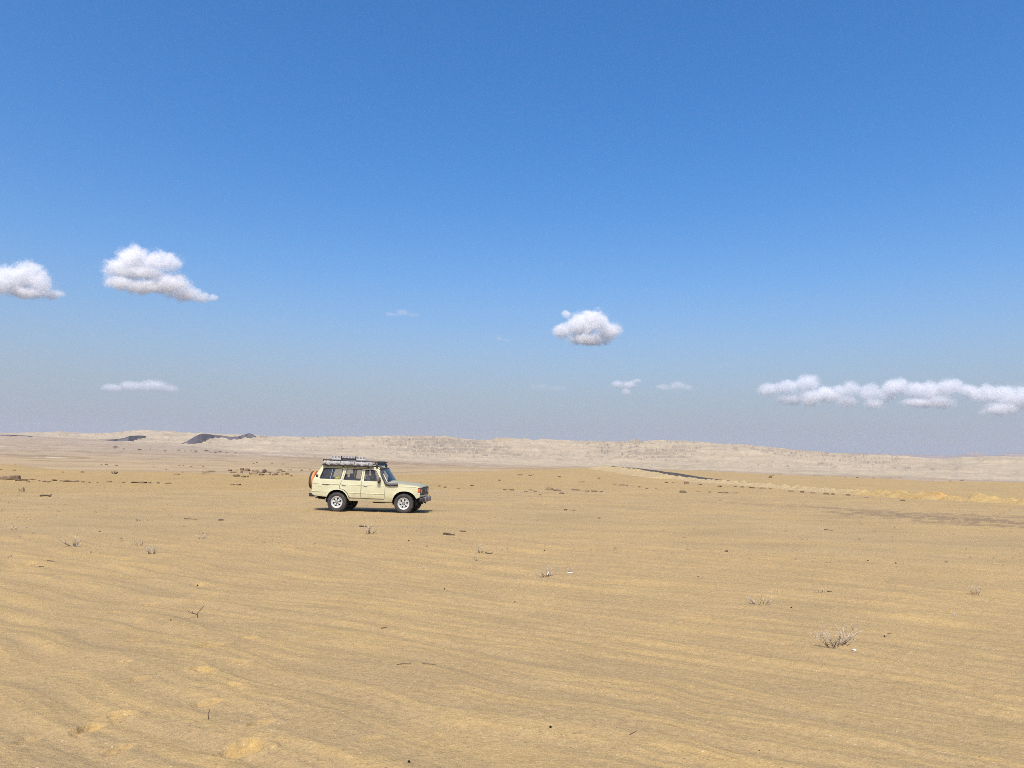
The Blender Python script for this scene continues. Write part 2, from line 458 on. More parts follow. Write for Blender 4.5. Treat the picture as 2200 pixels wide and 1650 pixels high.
def ground_material():
    mt, nt, out = nodes("desert_sand")
    p = N(nt, "ShaderNodeBsdfPrincipled"); nt.links.new(p.outputs[0], out.inputs[0])
    at = N(nt, "ShaderNodeAttribute", attribute_name="albedo")
    tc = N(nt, "ShaderNodeTexCoord"); ob = tc.outputs["Object"]
    g1 = noise(nt, 60.0, 4, 0.75, ob); r1 = ramp(nt, g1.outputs["Fac"], [(0.30, 0.76), (0.5, 1.0), (0.70, 1.22)])
    g2 = noise(nt, 14.0, 5, 0.7, ob); r2 = ramp(nt, g2.outputs["Fac"], [(0.3, 0.84), (0.7, 1.16)])
    g3 = noise(nt, 1.1, 6, 0.65, ob); r3 = ramp(nt, g3.outputs["Fac"], [(0.3, 0.93), (0.7, 1.07)])
    cc = mixc(nt, at.outputs["Color"], r1.outputs[0], 0.8, 'MULTIPLY')
    cc = mixc(nt, cc, r2.outputs[0], 0.8, 'MULTIPLY')
    cc = mixc(nt, cc, r3.outputs[0], 0.8, 'MULTIPLY')
    # coarse grains: pale and dark
    vo = N(nt, "ShaderNodeTexVoronoi"); vo.inputs["Scale"].default_value = 26.0; nt.links.new(ob, vo.inputs["Vector"])
    sp = N(nt, "ShaderNodeSeparateColor"); nt.links.new(vo.outputs["Color"], sp.inputs[0])
    near = N(nt, "ShaderNodeMath", operation='LESS_THAN'); near.inputs[1].default_value = 0.20; nt.links.new(vo.outputs["Distance"], near.inputs[0])
    def pick(chan, thr, col_, cin, amt):
        g = N(nt, "ShaderNodeMath", operation='GREATER_THAN'); g.inputs[1].default_value = thr; nt.links.new(sp.outputs[chan], g.inputs[0])
        mu = N(nt, "ShaderNodeMath", operation='MULTIPLY'); nt.links.new(g.outputs[0], mu.inputs[0]); nt.links.new(near.outputs[0], mu.inputs[1])
        m2 = N(nt, "ShaderNodeMath", operation='MULTIPLY'); nt.links.new(mu.outputs[0], m2.inputs[0]); m2.inputs[1].default_value = amt
        return mixc(nt, cin, col_, m2.outputs[0])
    cc = pick(0, 0.90, (0.60, 0.50, 0.35), cc, 0.55)
    cc = pick(1, 0.86, (0.16, 0.11, 0.075), cc, 0.7)
    nt.links.new(cc, p.inputs["Base Color"])
    p.inputs["Roughness"].default_value = 0.95; p.inputs["Specular IOR Level"].default_value = 0.15
    b = N(nt, "ShaderNodeBump"); b.inputs["Strength"].default_value = 0.9; b.inputs["Distance"].default_value = 0.006
    nt.links.new(g1.outputs["Fac"], b.inputs["Height"])
    b2 = N(nt, "ShaderNodeBump"); b2.inputs["Strength"].default_value = 0.8; b2.inputs["Distance"].default_value = 0.03
    nt.links.new(g2.outputs["Fac"], b2.inputs["Height"]); nt.links.new(b2.outputs[0], b.inputs["Normal"])
    nt.links.new(b.outputs[0], p.inputs["Normal"])
    return mt
MAT_SAND = ground_material()
gme = np_mesh("ground", gverts, quads, MAT_SAND)
col_attr(gme, "albedo", c)
# close the small hole under the camera
ground = link(bpy.data.objects.new("ground", gme))
tag(ground, "rippled yellow and grey sand stretching from the foreground to the hills", "sand", kind="structure")

# ------------------------------------------------------------------ escarpment
def scarp_material(name, pale, rock, far=1.0):
    mt, nt, out = nodes(name)
    p = N(nt, "ShaderNodeBsdfPrincipled"); nt.links.new(p.outputs[0], out.inputs[0])
    geo = N(nt, "ShaderNodeNewGeometry"); sx = N(nt, "ShaderNodeSeparateXYZ"); nt.links.new(geo.outputs["True Normal"], sx.inputs[0])
    tc = N(nt, "ShaderNodeTexCoord"); ob = tc.outputs["Object"]
    mp = N(nt, "ShaderNodeMapping"); mp.inputs["Scale"].default_value = (0.004, 0.004, 0.09); nt.links.new(ob, mp.inputs["Vector"])
    n1 = noise(nt, 1.0, 6, 0.65, mp.outputs[0])
    n2 = noise(nt, 0.03, 8, 0.7, ob)
    base = ramp(nt, n1.outputs["Fac"], [(0.3, tuple(v * 0.82 for v in pale)), (0.5, pale), (0.7, tuple(min(1, v * 1.16) for v in pale))])
    r2 = ramp(nt, n2.outputs["Fac"], [(0.3, 0.84), (0.7, 1.14)])
    cc = mixc(nt, base.outputs[0], r2.outputs[0], 0.8, 'MULTIPLY')
    add = N(nt, "ShaderNodeMath", operation='MULTIPLY_ADD'); nt.links.new(n2.outputs["Fac"], add.inputs[0]); add.inputs[1].default_value = -0.30
    nt.links.new(sx.outputs["Z"], add.inputs[2])
    st = ramp(nt, add.outputs[0], [(0.36, 1.0), (0.66, 0.0)])
    cc = mixc(nt, cc, rock, st.outputs[0])
    nt.links.new(cc, p.inputs["Base Color"]); p.inputs["Roughness"].default_value = 1.0; p.inputs["Specular IOR Level"].default_value = 0.05
    return mt
MAT_SCARP = scarp_material("pale_limestone", (0.350, 0.285, 0.185), (0.20, 0.165, 0.12))
SKY_T = [(-300, 42), (0, 40), (90, 43), (140, 47), (190, 42), (250, 45), (290, 51), (340, 52), (430, 49), (480, 46), (540, 48), (600, 47), (690, 46), (780, 47), (850, 50), (940, 52), (1000, 50), (1100, 50), (1200, 48), (1300, 46),
         (1345, 46), (1368, 51), (1385, 48), (1410, 52), (1460, 52), (1520, 49), (1600, 46), (1700, 37), (1800, 31), (1900, 29), (1960, 27), (2000, 25), (2030, 24), (2080, 28), (2130, 30), (2200, 30), (2400, 27), (2700, 25)]
DB = [(-300, 3200), (0, 3200), (300, 2900), (600, 2600), (1000, 2300), (1500, 2150), (2200, 2050), (2700, 2050)]
nc, nr = 1500, 120
saz = np.linspace(-R(46), R(46), nc); tt = np.linspace(0, 1, nr)
SA, ST = np.meshgrid(saz, tt)
db = colcurve(DB, SA); SD = db + ST * 1100.0
sx_, sy_ = np.sin(SA) * SD, np.cos(SA) * SD
zb = base_z((np.sin(SA) * db).ravel(), (np.cos(SA) * db).ravel()).reshape(SA.shape) - 4.0
# height that shows at the skyline (distance along the lens axis = SD*cos az)
sk = colcurve(SKY_T, SA) + 1.4 * fbm(SA * 90.0, SA * 0, 4, 201)
dtop = (db + 0.86 * 1100.0) * np.cos(SA)
zt = HC + sk * dtop / F
wob = fbm(sx_ / 260.0, sy_ / 260.0, 4, 203)
gul = np.abs(fbm(sx_ / 120.0, sy_ / 200.0, 4, 205))
t2 = np.clip(ST / 0.86 + 0.10 * wob + 0.05 * fbm(sx_ / 60.0, sy_ / 60.0, 3, 207), 0, 1)
h = 0.42 * t2 + 0.58 * t2 ** 2.2
nst = 9.0
hn = h * nst + 0.35 * fbm(sx_ / 700.0, sy_ / 700.0, 2, 209)
fr = hn - np.floor(hn)
stair = (np.floor(hn) + ss(0.80, 0.97, fr)) / nst
kst = 0.85 * ss(-0.45, 0.30, fbm(sx_ / 420.0, sy_ / 420.0, 3, 211)) * ss(0.12, 0.45, h)
h = h * (1 - kst) + stair * kst
h = h - 0.085 * gul * ss(0, 0.25, ST) * ss(0.98, 0.7, t2) + 0.012 * fbm(sx_ / 22.0, sy_ / 22.0, 3, 213)
h = np.minimum(h, 1.0 + 0.008 * fbm(sx_ / 40.0, sy_ / 40.0, 3, 215))
szz = zb + (zt - zb) * h - ss(0.9, 1.0, ST) * 12.0
idx = np.arange(nr * nc).reshape(nr, nc)
quads = np.stack([idx[:-1, :-1], idx[:-1, 1:], idx[1:, 1:], idx[1:, :-1]], -1).reshape(-1, 4)
sme = np_mesh("escarpment", np.stack([sx_.ravel(), sy_.ravel(), szz.ravel()], 1), quads, MAT_SCARP)
tag(link(bpy.data.objects.new("escarpment", sme)), "long pale limestone escarpment with broken dark ledges along the horizon", "escarpment", kind="structure")

# cloud shadows on it stood up as dark ridges, and far blue plateau behind it
MAT_DARK = scarp_material("dark_rock_and_cloud_shade", (0.112, 0.103, 0.100), (0.055, 0.055, 0.060))  # dark of the cloud shadows painted as rock; also the plateau strip's own colour
def scarp_hit(px, py):
    """distance at which the ray through a photo pixel meets the escarpment's slope"""
    r_ = ray(px, py); hl = math.hypot(r_.x, r_.y); j = int(np.argmin(np.abs(saz - math.atan2(r_.x, r_.y))))
    zr = HC + r_.z * SD[:, j] / hl
    k = np.nonzero(szz[:, j] >= zr)[0]
    return float(SD[k[0], j]) if len(k) else float(SD[-20, j])
def terrain_at(px, d):
    r_ = ray(px, 960); j = int(np.argmin(np.abs(saz - math.atan2(r_.x, r_.y))))
    return float(np.interp(d, SD[:, j], szz[:, j]))
def hill(name, label, d0, prof, depth=120.0, seed=0, mat=None, base_drop=5.0, n1=110):
    """prof: (px, base_y, top_y); a ridge standing on the slope where its foot shows (or at d0 when it stands free)"""
    xs = np.array([p[0] for p in prof], float); n2 = 20
    px = np.linspace(xs[0], xs[-1], n1)
    by = np.interp(px, xs, [p[1] for p in prof]); ty = np.interp(px, xs, [p[2] for p in prof])
    df = np.array([d0 if d0 else scarp_hit(px[i], by[i]) for i in range(n1)])
    if not d0:
        for _ in range(6): df[1:-1] = (df[:-2] + 2 * df[1:-1] + df[2:]) / 4
    V_ = np.zeros((n2 + 1, n1, 3))
    for i in range(n1):
        rt = ray(px[i], ty[i]); ht = math.hypot(rt.x, rt.y); dc = df[i] + (depth * 0.35 if d0 else 10.0)
        z1 = HC + rt.z * dc / ht
        rb = ray(px[i], by[i]); z0 = HC + rb.z * df[i] / math.hypot(rb.x, rb.y)
        for j in range(n2 + 1):
            v = j / n2
            if v <= 0.5: d = df[i] - 8 + (dc - df[i] + 8) * (v * 2); k = (v * 2) ** 0.8
            else: d = dc + depth * 0.65 * (v - .5) * 2; k = (1 - (v - .5) * 2) ** 0.8
            V_[j, i] = (rt.x / ht * d, rt.y / ht * d, z0 - base_drop + (z1 - z0 + base_drop) * k)
    nz_ = np.abs(fbm(V_[..., 0] / 26.0, V_[..., 1] / 70.0, 4, seed)); vv_ = np.linspace(0, 1, n2 + 1)[:, None]
    w_ = np.sin(np.pi * vv_) * (np.abs(vv_ - 0.5) > 0.01)
    V_[..., 2] -= nz_ * w_ * 7.0
    idx = np.arange((n2 + 1) * n1).reshape(n2 + 1, n1)
    q = np.stack([idx[:-1, :-1], idx[:-1, 1:], idx[1:, 1:], idx[1:, :-1]], -1).reshape(-1, 4)
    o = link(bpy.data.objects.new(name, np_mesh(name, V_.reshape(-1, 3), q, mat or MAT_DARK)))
    return tag(o, label, "hill", kind="structure")
hill("cloud_shade_ridge", "cloud shadow on the pale escarpment built as a dark flat topped ridge with a saddle", None,
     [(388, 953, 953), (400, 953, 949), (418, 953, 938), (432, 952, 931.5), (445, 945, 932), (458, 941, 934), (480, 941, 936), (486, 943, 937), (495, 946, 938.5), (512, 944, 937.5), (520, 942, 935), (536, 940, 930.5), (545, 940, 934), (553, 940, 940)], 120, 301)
hill("cloud_shade_hill", "cloud shadow built as a low dark hill with a thin spur beside the saddled one", None,
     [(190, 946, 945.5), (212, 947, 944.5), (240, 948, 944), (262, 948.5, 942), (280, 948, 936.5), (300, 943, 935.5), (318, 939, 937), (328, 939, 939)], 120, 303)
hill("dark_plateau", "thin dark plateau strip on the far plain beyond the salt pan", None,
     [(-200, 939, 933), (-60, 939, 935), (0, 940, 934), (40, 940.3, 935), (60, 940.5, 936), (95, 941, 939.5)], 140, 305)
hill("far_mesa", "low blue grey mesas rising behind the end of the escarpment", 5000,
     [(1780, 985, 974), (1860, 985, 973.5), (1930, 985, 975), (1990, 988, 977.5), (2060, 988, 979), (2082, 988, 972), (2092, 988, 971), (2108, 988, 972), (2118, 988, 977), (2140, 988, 979), (2150, 988, 977), (2165, 988, 974), (2200, 988, 973.5), (2300, 988, 975), (2420, 990, 980)], 500, 307, scarp_material("shaly_rock", (0.23, 0.20, 0.18), (0.18, 0.16, 0.145)), 20)

# ------------------------------------------------------------------ road and its bank
PATH = [(2330, 1091), (2200, 1083), (2080, 1077), (1960, 1070), (1850, 1063), (1750, 1055), (1660, 1048), (1580, 1041), (1520, 1036), (1460, 1030), (1410, 1023), (1370, 1017), (1335, 1011.5), (1312, 1008.5), (1300, 1006.8)]
pw = [hit(px, py, False) for px, py in PATH]
def smooth_path(pts, n):
    P = np.array([[p.x, p.y] for p in pts]); s_ = np.concatenate([[0], np.cumsum(np.hypot(*np.diff(P, axis=0).T))])
    tq = np.linspace(0, s_[-1], n)
    Q = np.stack([np.interp(tq, s_, P[:, 0]), np.interp(tq, s_, P[:, 1])], 1)
    for _ in range(12): Q[1:-1] = 0.25 * Q[:-2] + 0.5 * Q[1:-1] + 0.25 * Q[2:]
    return Q
RQ = smooth_path(pw, 260)
tg = np.gradient(RQ, axis=0); tg /= np.hypot(tg[:, 0], tg[:, 1])[:, None]
rn = np.stack([tg[:, 1], -tg[:, 0]], 1)       # to the right of travel (away from the camera side)
if np.mean(rn[:, 0]) < 0: rn = -rn
rd = np.hypot(RQ[:, 0], RQ[:, 1])
def asphalt():
    mt, nt, out = nodes("asphalt")
    p = N(nt, "ShaderNodeBsdfPrincipled"); nt.links.new(p.outputs[0], out.inputs[0])
    tc = N(nt, "ShaderNodeTexCoord")
    n1 = noise(nt, 0.7, 6, 0.7, tc.outputs["Object"])
    r_ = ramp(nt, n1.outputs["Fac"], [(0.35, (0.045, 0.042, 0.040)), (0.55, (0.075, 0.066, 0.056)), (0.75, (0.17, 0.13, 0.08))])
    nt.links.new(r_.outputs[0], p.inputs["Base Color"]); p.inputs["Roughness"].default_value = 1.0; p.inputs["Specular IOR Level"].default_value = 0.1
    return mt
MAT_ASPH = asphalt()
lift = 0.0 + 0.65 * ss(80, 150, rd) * ss(300, 240, rd)
prof_r = [(-0.2, -0.5), (0.0, 0.0), (1.8, 0.03), (3.6, 0.0), (3.8, -0.5)]
zc = zf(RQ[:, 0], RQ[:, 1], False)
vv = []
for i in range(len(RQ)):
    for (o_, dz) in prof_r:
        vv.append((RQ[i, 0] + rn[i, 0] * o_, RQ[i, 1] + rn[i, 1] * o_, zc[i] + lift[i] + dz + 0.02))
idx = np.arange(len(vv)).reshape(len(RQ), -1)
q = np.stack([idx[:-1, :-1], idx[:-1, 1:], idx[1:, 1:], idx[1:, :-1]], -1).reshape(-1, 4)
tag(link(bpy.data.objects.new("road", np_mesh("road", np.array(vv), q, MAT_ASPH, False))), "narrow dark asphalt road curving away over the sand rise", "road", kind="structure")
# pale bank of spoil along its near edge
def bank_material():
    mt, nt, out = nodes("pale_spoil")
    p = N(nt, "ShaderNodeBsdfPrincipled"); nt.links.new(p.outputs[0], out.inputs[0])
    at = N(nt, "ShaderNodeAttribute", attribute_name="albedo"); tc = N(nt, "ShaderNodeTexCoord")
    n1 = noise(nt, 3.0, 8, 0.75, tc.outputs["Object"]); r_ = ramp(nt, n1.outputs["Fac"], [(0.3, 0.72), (0.7, 1.22)])
    nt.links.new(mixc(nt, at.outputs["Color"], r_.outputs[0], 0.9, 'MULTIPLY'), p.inputs["Base Color"])
    p.inputs["Roughness"].default_value = 1.0; p.inputs["Specular IOR Level"].default_value = 0.1
    b = N(nt, "ShaderNodeBump"); b.inputs["Distance"].default_value = 0.12; nt.links.new(n1.outputs["Fac"], b.inputs["Height"]); nt.links.new(b.outputs[0], p.inputs["Normal"])
    return mt
MAT_BANK = bank_material()
BQ = smooth_path(pw, 700)
tg = np.gradient(BQ, axis=0); tg /= np.hypot(tg[:, 0], tg[:, 1])[:, None]
bn = np.stack([tg[:, 1], -tg[:, 0]], 1)
if np.mean(bn[:, 0]) < 0: bn = -bn
bd = np.hypot(BQ[:, 0], BQ[:, 1]); bl = np.concatenate([[0], np.cumsum(np.hypot(*np.diff(BQ, axis=0).T))])
bpx = 1100 + F * BQ[:, 0] / BQ[:, 1]
heaps = 0.38 + 0.30 * ss(1800, 1900, bpx) * np.clip(0.15 + 1.0 * fbm(bl / 2.6, bl * 0, 3, 401), 0.15, 1.4)
bh = np.where(bd > 115, 0.10 + 0.62 * ss(80, 150, bd) * ss(300, 240, bd), heaps * (1 + 0.5 * fbm(bl / 1.3, bl * 0 + 3, 2, 403)))
bz = zf(BQ[:, 0], BQ[:, 1], False)
offs = np.linspace(-1, 0.12, 15)
wd = np.where(bd > 115, 5.5, 1.7)
vv = []; cc_ = []
for j, o_ in enumerate(offs):
    w_ = np.where(o_ < 0, o_ * wd, o_ * 4.0)
    x = BQ[:, 0] + bn[:, 0] * w_; y = BQ[:, 1] + bn[:, 1] * w_
    k = 1 - abs(o_) ** 1.3 if o_ < 0 else 1 - (o_ / 0.12) ** 2 * 0.9
    zz = zf(x, y, False) - 0.12 + (bh + 0.12) * k * (1 + 0.35 * fbm(x / 0.9, y / 0.9, 3, 405) * (0 < k < 1))
    vv.append(np.stack([x, y, zz], 1))
    pal = np.array([0.40, 0.305, 0.165]); ye = np.array([0.42, 0.295, 0.125]); orr = np.array([0.43, 0.26, 0.09])
    t1 = ss(1780, 1900, bpx)[:, None]; t2_ = ss(0.25, 0.55, fbm(x / 3.5, y / 3.5, 2, 407))[:, None] * t1 * 0.55
    cc_.append((pal * (1 - t1) + ye * t1) * (1 - t2_) + orr * t2_)
vv = np.concatenate(vv); cc_ = np.concatenate(cc_)
idx = np.arange(len(vv)).reshape(len(offs), len(BQ))
q = np.stack([idx[:-1, :-1], idx[:-1, 1:], idx[1:, 1:], idx[1:, :-1]], -1).reshape(-1, 4)
bme = np_mesh("sand_bank", vv, q, MAT_BANK); col_attr(bme, "albedo", cc_)
tag(link(bpy.data.objects.new("sand_bank", bme)), "pale bank of loose spoil heaps along the near edge of the road", "sand bank", kind="structure")
# ------------------------------------------------------------------ the car
M_PAINT = simple("cream_paint", (0.56, 0.545, 0.35), 0.38, 0, 0.05, 3.0, 0.5, coat=0.25, dust=0.16)
M_HOOD = simple("grey_olive_hood", (0.27, 0.275, 0.205), 0.75, 0, 0.10, 4.0, 0.25, dust=0.30)  # greyer and darker than the body paint, dust mottled over it
M_BLACK = simple("black_plastic", (0.018, 0.018, 0.02), 0.55, 0, 0.25, 9.0, dust=0.06)
M_RACK = simple("black_powder_coat", (0.014, 0.014, 0.016), 0.5, 0, 0.2, 12.0)
M_SNORK = simple("grey_black_polyethylene", (0.055, 0.052, 0.06), 0.45, 0, 0.2, 10.0)
M_RUBBER = simple("tyre_rubber", (0.035, 0.034, 0.035), 0.85, 0, 0.3, 14.0, 0.3, bump=0.003, bscale=90, dust=0.14)
M_RIM = simple("white_wheel_paint", (0.52, 0.52, 0.505), 0.4, 0, 0.06, 10.0)
M_CHROME = simple("dull_chrome", (0.62, 0.62, 0.62), 0.25, 1.0, 0.1, 8.0)
M_STEEL = simple("grey_bumper_steel", (0.15, 0.14, 0.145), 0.5, 0.3, 0.2, 9.0, dust=0.2)
M_UNDER = simple("undercarriage_black", (0.012, 0.011, 0.011), 0.8, 0, 0.3, 5.0)
M_SEAT = simple("navy_seat_cloth", (0.020, 0.022, 0.036), 0.9, 0, 0.2, 20.0)
M_INT = simple("grey_trim", (0.05, 0.052, 0.055), 0.8, 0, 0.2, 7.0)
M_BAG = simple("grey_awning_cloth", (0.33, 0.325, 0.31), 0.85, 0, 0.22, 5.0, 0.2, bump=0.01, bscale=14)
M_WHITE = simple("white_painted_metal", (0.52, 0.51, 0.475), 0.5, 0, 0.06, 8.0)
M_AMBER = simple("amber_lens", (0.50, 0.11, 0.02), 0.25, 0, 0.1, 20.0)
M_LENS = simple("clear_lens", (0.42, 0.42, 0.45), 0.12, 0, 0.1, 20.0)
M_ORANGE = simple("orange_cover", (0.62, 0.17, 0.03), 0.55, 0, 0.12, 6.0, dust=0.1)
M_YELLOW = simple("yellow_cloth", (0.72, 0.62, 0.06), 0.8, 0, 0.1, 12.0)
M_TEXT = simple("badge_metal", (0.45, 0.45, 0.45), 0.35, 0.6, 0.05, 8.0)
def glass(name, tint, rough=0.02):
    mt, nt, out = nodes(name)
    tr = N(nt, "ShaderNodeBsdfTransparent"); tr.inputs[0].default_value = (*tint, 1)
    gl = N(nt, "ShaderNodeBsdfGlossy"); gl.inputs["Roughness"].default_value = rough
    fr_ = N(nt, "ShaderNodeFresnel"); fr_.inputs[0].default_value = 1.45
    tc = N(nt, "ShaderNodeTexCoord"); nz = noise(nt, 3.0, 5, 0.7, tc.outputs["Object"])
    df = N(nt, "ShaderNodeBsdfDiffuse"); df.inputs[0].default_value = (0.42, 0.38, 0.31, 1)
    mx = N(nt, "ShaderNodeMixShader"); nt.links.new(fr_.outputs[0], mx.inputs[0]); nt.links.new(tr.outputs[0], mx.inputs[1]); nt.links.new(gl.outputs[0], mx.inputs[2])
    du = ramp(nt, nz.outputs["Fac"], [(0.35, 0.01), (0.8, 0.07)])
    m2 = N(nt, "ShaderNodeMixShader"); nt.links.new(du.outputs[0], m2.inputs[0]); nt.links.new(mx.outputs[0], m2.inputs[1]); nt.links.new(df.outputs[0], m2.inputs[2])
    nt.links.new(m2.outputs[0], out.inputs[0]); return mt
M_GLASS = glass("dusty_window_glass", (0.90, 0.92, 0.92))
M_SHIELD = glass("windshield_glass", (0.72, 0.80, 0.86))

# road dust on the lower panels
_nt = M_PAINT.node_tree; _p = [n for n in _nt.nodes if n.type == 'BSDF_PRINCIPLED'][0]
_src = _p.inputs["Base Color"].links[0].from_socket
_tc = N(_nt, "ShaderNodeTexCoord"); _sx = N(_nt, "ShaderNodeSeparateXYZ"); _nt.links.new(_tc.outputs["Object"], _sx.inputs[0])
_nz = noise(_nt, 5.0, 5, 0.65, _tc.outputs["Object"])
_ad = N(_nt, "ShaderNodeMath", operation='MULTIPLY_ADD'); _nt.links.new(_nz.outputs["Fac"], _ad.inputs[0]); _ad.inputs[1].default_value = 0.6; _nt.links.new(_sx.outputs["Z"], _ad.inputs[2])
_rp = ramp(_nt, _ad.outputs[0], [(0.70, 0.55), (1.05, 0.0)])
_nt.links.new(mixc(_nt, _src, (0.36, 0.28, 0.16), _rp.outputs[0]), _p.inputs["Base Color"])
RAKE = 0.0163
def xb(v): return Vector((v.x + RAKE * v.z, v.y, v.z - RAKE * v.x))
def P(X, Y): return ((X - 1128) / 358.0, (967.5 + 0.0524 * (X - 1128) - Y) / 371.0)
_YZ = [(.38, .80), (.45, .825), (.62, .855), (.72, .862), (.76, .866), (1.05, .868), (1.075, .862), (1.22, .852), (1.26, .842), (1.76, .705), (1.82, .66)]
def yfun(x, z):
    y = float(np.interp(z, [a for a, b in _YZ], [b for a, b in _YZ]))
    if x > 1.45: y -= 0.05 * min(1, (x - 1.45) / 0.6) ** 2
    if x < -1.9: y -= 0.035 * min(1, (-1.9 - x) / 0.6) ** 2
    # wheel-arch flare
    for cx, cz in ((-1.366, .40), (1.366, .40)):
        r = math.hypot(x - cx, z - cz)
        if 0.44 < r < 0.60 and z > 0.5: y += 0.022 * (1 - (r - 0.44) / 0.16)
    return y
def rounded(pts, r, n=4):
    out = []
    L = len(pts)
    for i in range(L):
        p = Vector(pts[i]); a = Vector(pts[i - 1]) - p; b = Vector(pts[(i + 1) % L]) - p
        k = min(r, a.length * .45, b.length * .45)
        s0 = p + a.normalized() * k; s1 = p + b.normalized() * k
        for j in range(n + 1):
            t = j / n; out.append(tuple((1 - t) ** 2 * s0 + 2 * t * (1 - t) * p + t * t * s1))
    return out
def inside(pt, poly):
    x, y = pt; c_ = False
    for i in range(len(poly)):
        x1, y1 = poly[i]; x2, y2 = poly[i - 1]
        if (y1 > y) != (y2 > y) and x < (x2 - x1) * (y - y1) / (y2 - y1) + x1: c_ = not c_
    return c_
def panel(mb, outline, holes=(), side=-1, th=0.03, step=0.06, off=0.0, yf=yfun):
    """sheet-metal panel: outline in (x, z), curved by the body section, with thickness"""
    vs_ = [Vector(p) for p in outline]; ed = [(i, (i + 1) % len(outline)) for i in range(len(outline))]
    for h_ in holes:
        o = len(vs_); vs_ += [Vector(p) for p in h_]; ed += [(o + i, o + (i + 1) % len(h_)) for i in range(len(h_))]
    xs = [p[0] for p in outline]; zs = [p[1] for p in outline]
    x = min(xs) + step / 2
    while x < max(xs):
        z = min(zs) + step / 2
        while z < max(zs):
            if inside((x, z), outline) and not any(inside((x, z), h_) for h_ in holes): vs_.append(Vector((x, z)))
            z += step
        x += step
    vo, eo, fo, *_ = delaunay_2d_cdt(vs_, ed, [], 0, 1e-6)
    fs_ = []
    for f in fo:
        cx = sum((vo[i].x for i in f)) / len(f); cz = sum((vo[i].y for i in f)) / len(f)
        if inside((cx, cz), outline) and not any(inside((cx, cz), h_) for h_ in holes): fs_.append(tuple(f))
    nv = len(vo)
    V = []
    for k in (0, 1):
        for p in vo: V.append((p.x, side * (yf(p.x, p.y) + off - k * th), p.y))
    FF = list(fs_) + [tuple(i + nv for i in f[::-1]) for f in fs_]
    cnt = {}
    for f in fs_:
        for i in range(len(f)):
            a, b = f[i], f[(i + 1) % len(f)]; cnt.setdefault((min(a, b), max(a, b)), []).append((a, b))
    for kx, l in cnt.items():
        if len(l) == 1: a, b = l[0]; FF.append((b, a, a + nv, b + nv))
    return mb.add(V, FF)
def PP(*pts): return [P(*p) for p in pts]

O_FENDER = PP((1340, 530), (1500, 549), (1700, 578), (1800, 593), (1842, 603), (1846, 614), (1812, 618), (1810, 702), (1846, 708), (1850, 735), (1820, 770), (1795, 773),
              (1785, 760), (1762, 722), (1730, 697), (1690, 676), (1640, 666), (1590, 665), (1550, 672), (1510, 692), (1480, 722), (1458, 765), (1442, 819), (1331, 813), (1329, 776), (1339, 565))
O_FDOOR = PP((1326, 773), (1336, 565), (1337, 522), (1184, 336), (1165, 329), (1007, 323), (992, 500), (979, 756))
H_FDOOR = rounded(PP((1024, 342), (1160, 347), (1185, 358), (1268, 500), (1268, 511), (1021, 499)), 0.03)
O_RDOOR = PP((974, 756), (987, 500), (1002, 323), (744, 306), (728, 330), (700, 480), (672, 560), (668, 608), (718, 620), (760, 645), (795, 690), (815, 744))
H_RDOOR = rounded(PP((750, 322), (975, 334), (968, 495), (716, 481)), 0.035)
O_QUART = PP((372, 270), (738, 303), (722, 330), (695, 480), (666, 560), (662, 613), (714, 627), (754, 652), (788, 695), (808, 748), (814, 786),
             (800, 762), (780, 716), (755, 680), (720, 650), (680, 634), (630, 628), (580, 632), (540, 650), (510, 680), (492, 715), (484, 729), (400, 721), (290, 707), (270, 692), (250, 665), (255, 620), (258, 480), (300, 395))
H_QUART = rounded(PP((408, 302), (694, 320), (672, 472), (358, 456)), 0.07, 5)
O_ROCK = PP((814, 752), (974, 762), (1327, 780), (1330, 813), (1442, 820), (1440, 829), (816, 795))
O_RAIL = PP((368, 258), (1000, 293), (1200, 304), (1240, 316), (1370, 528), (1342, 526), (1188, 332), (1166, 325), (1005, 319), (741, 302), (372, 268))

car = empty("off_road_wagon")
def part(mb, name, mat, parent=None, smooth=True, rake=True):
    return mb.build(name, mat, parent or car, smooth, xb if rake else None)

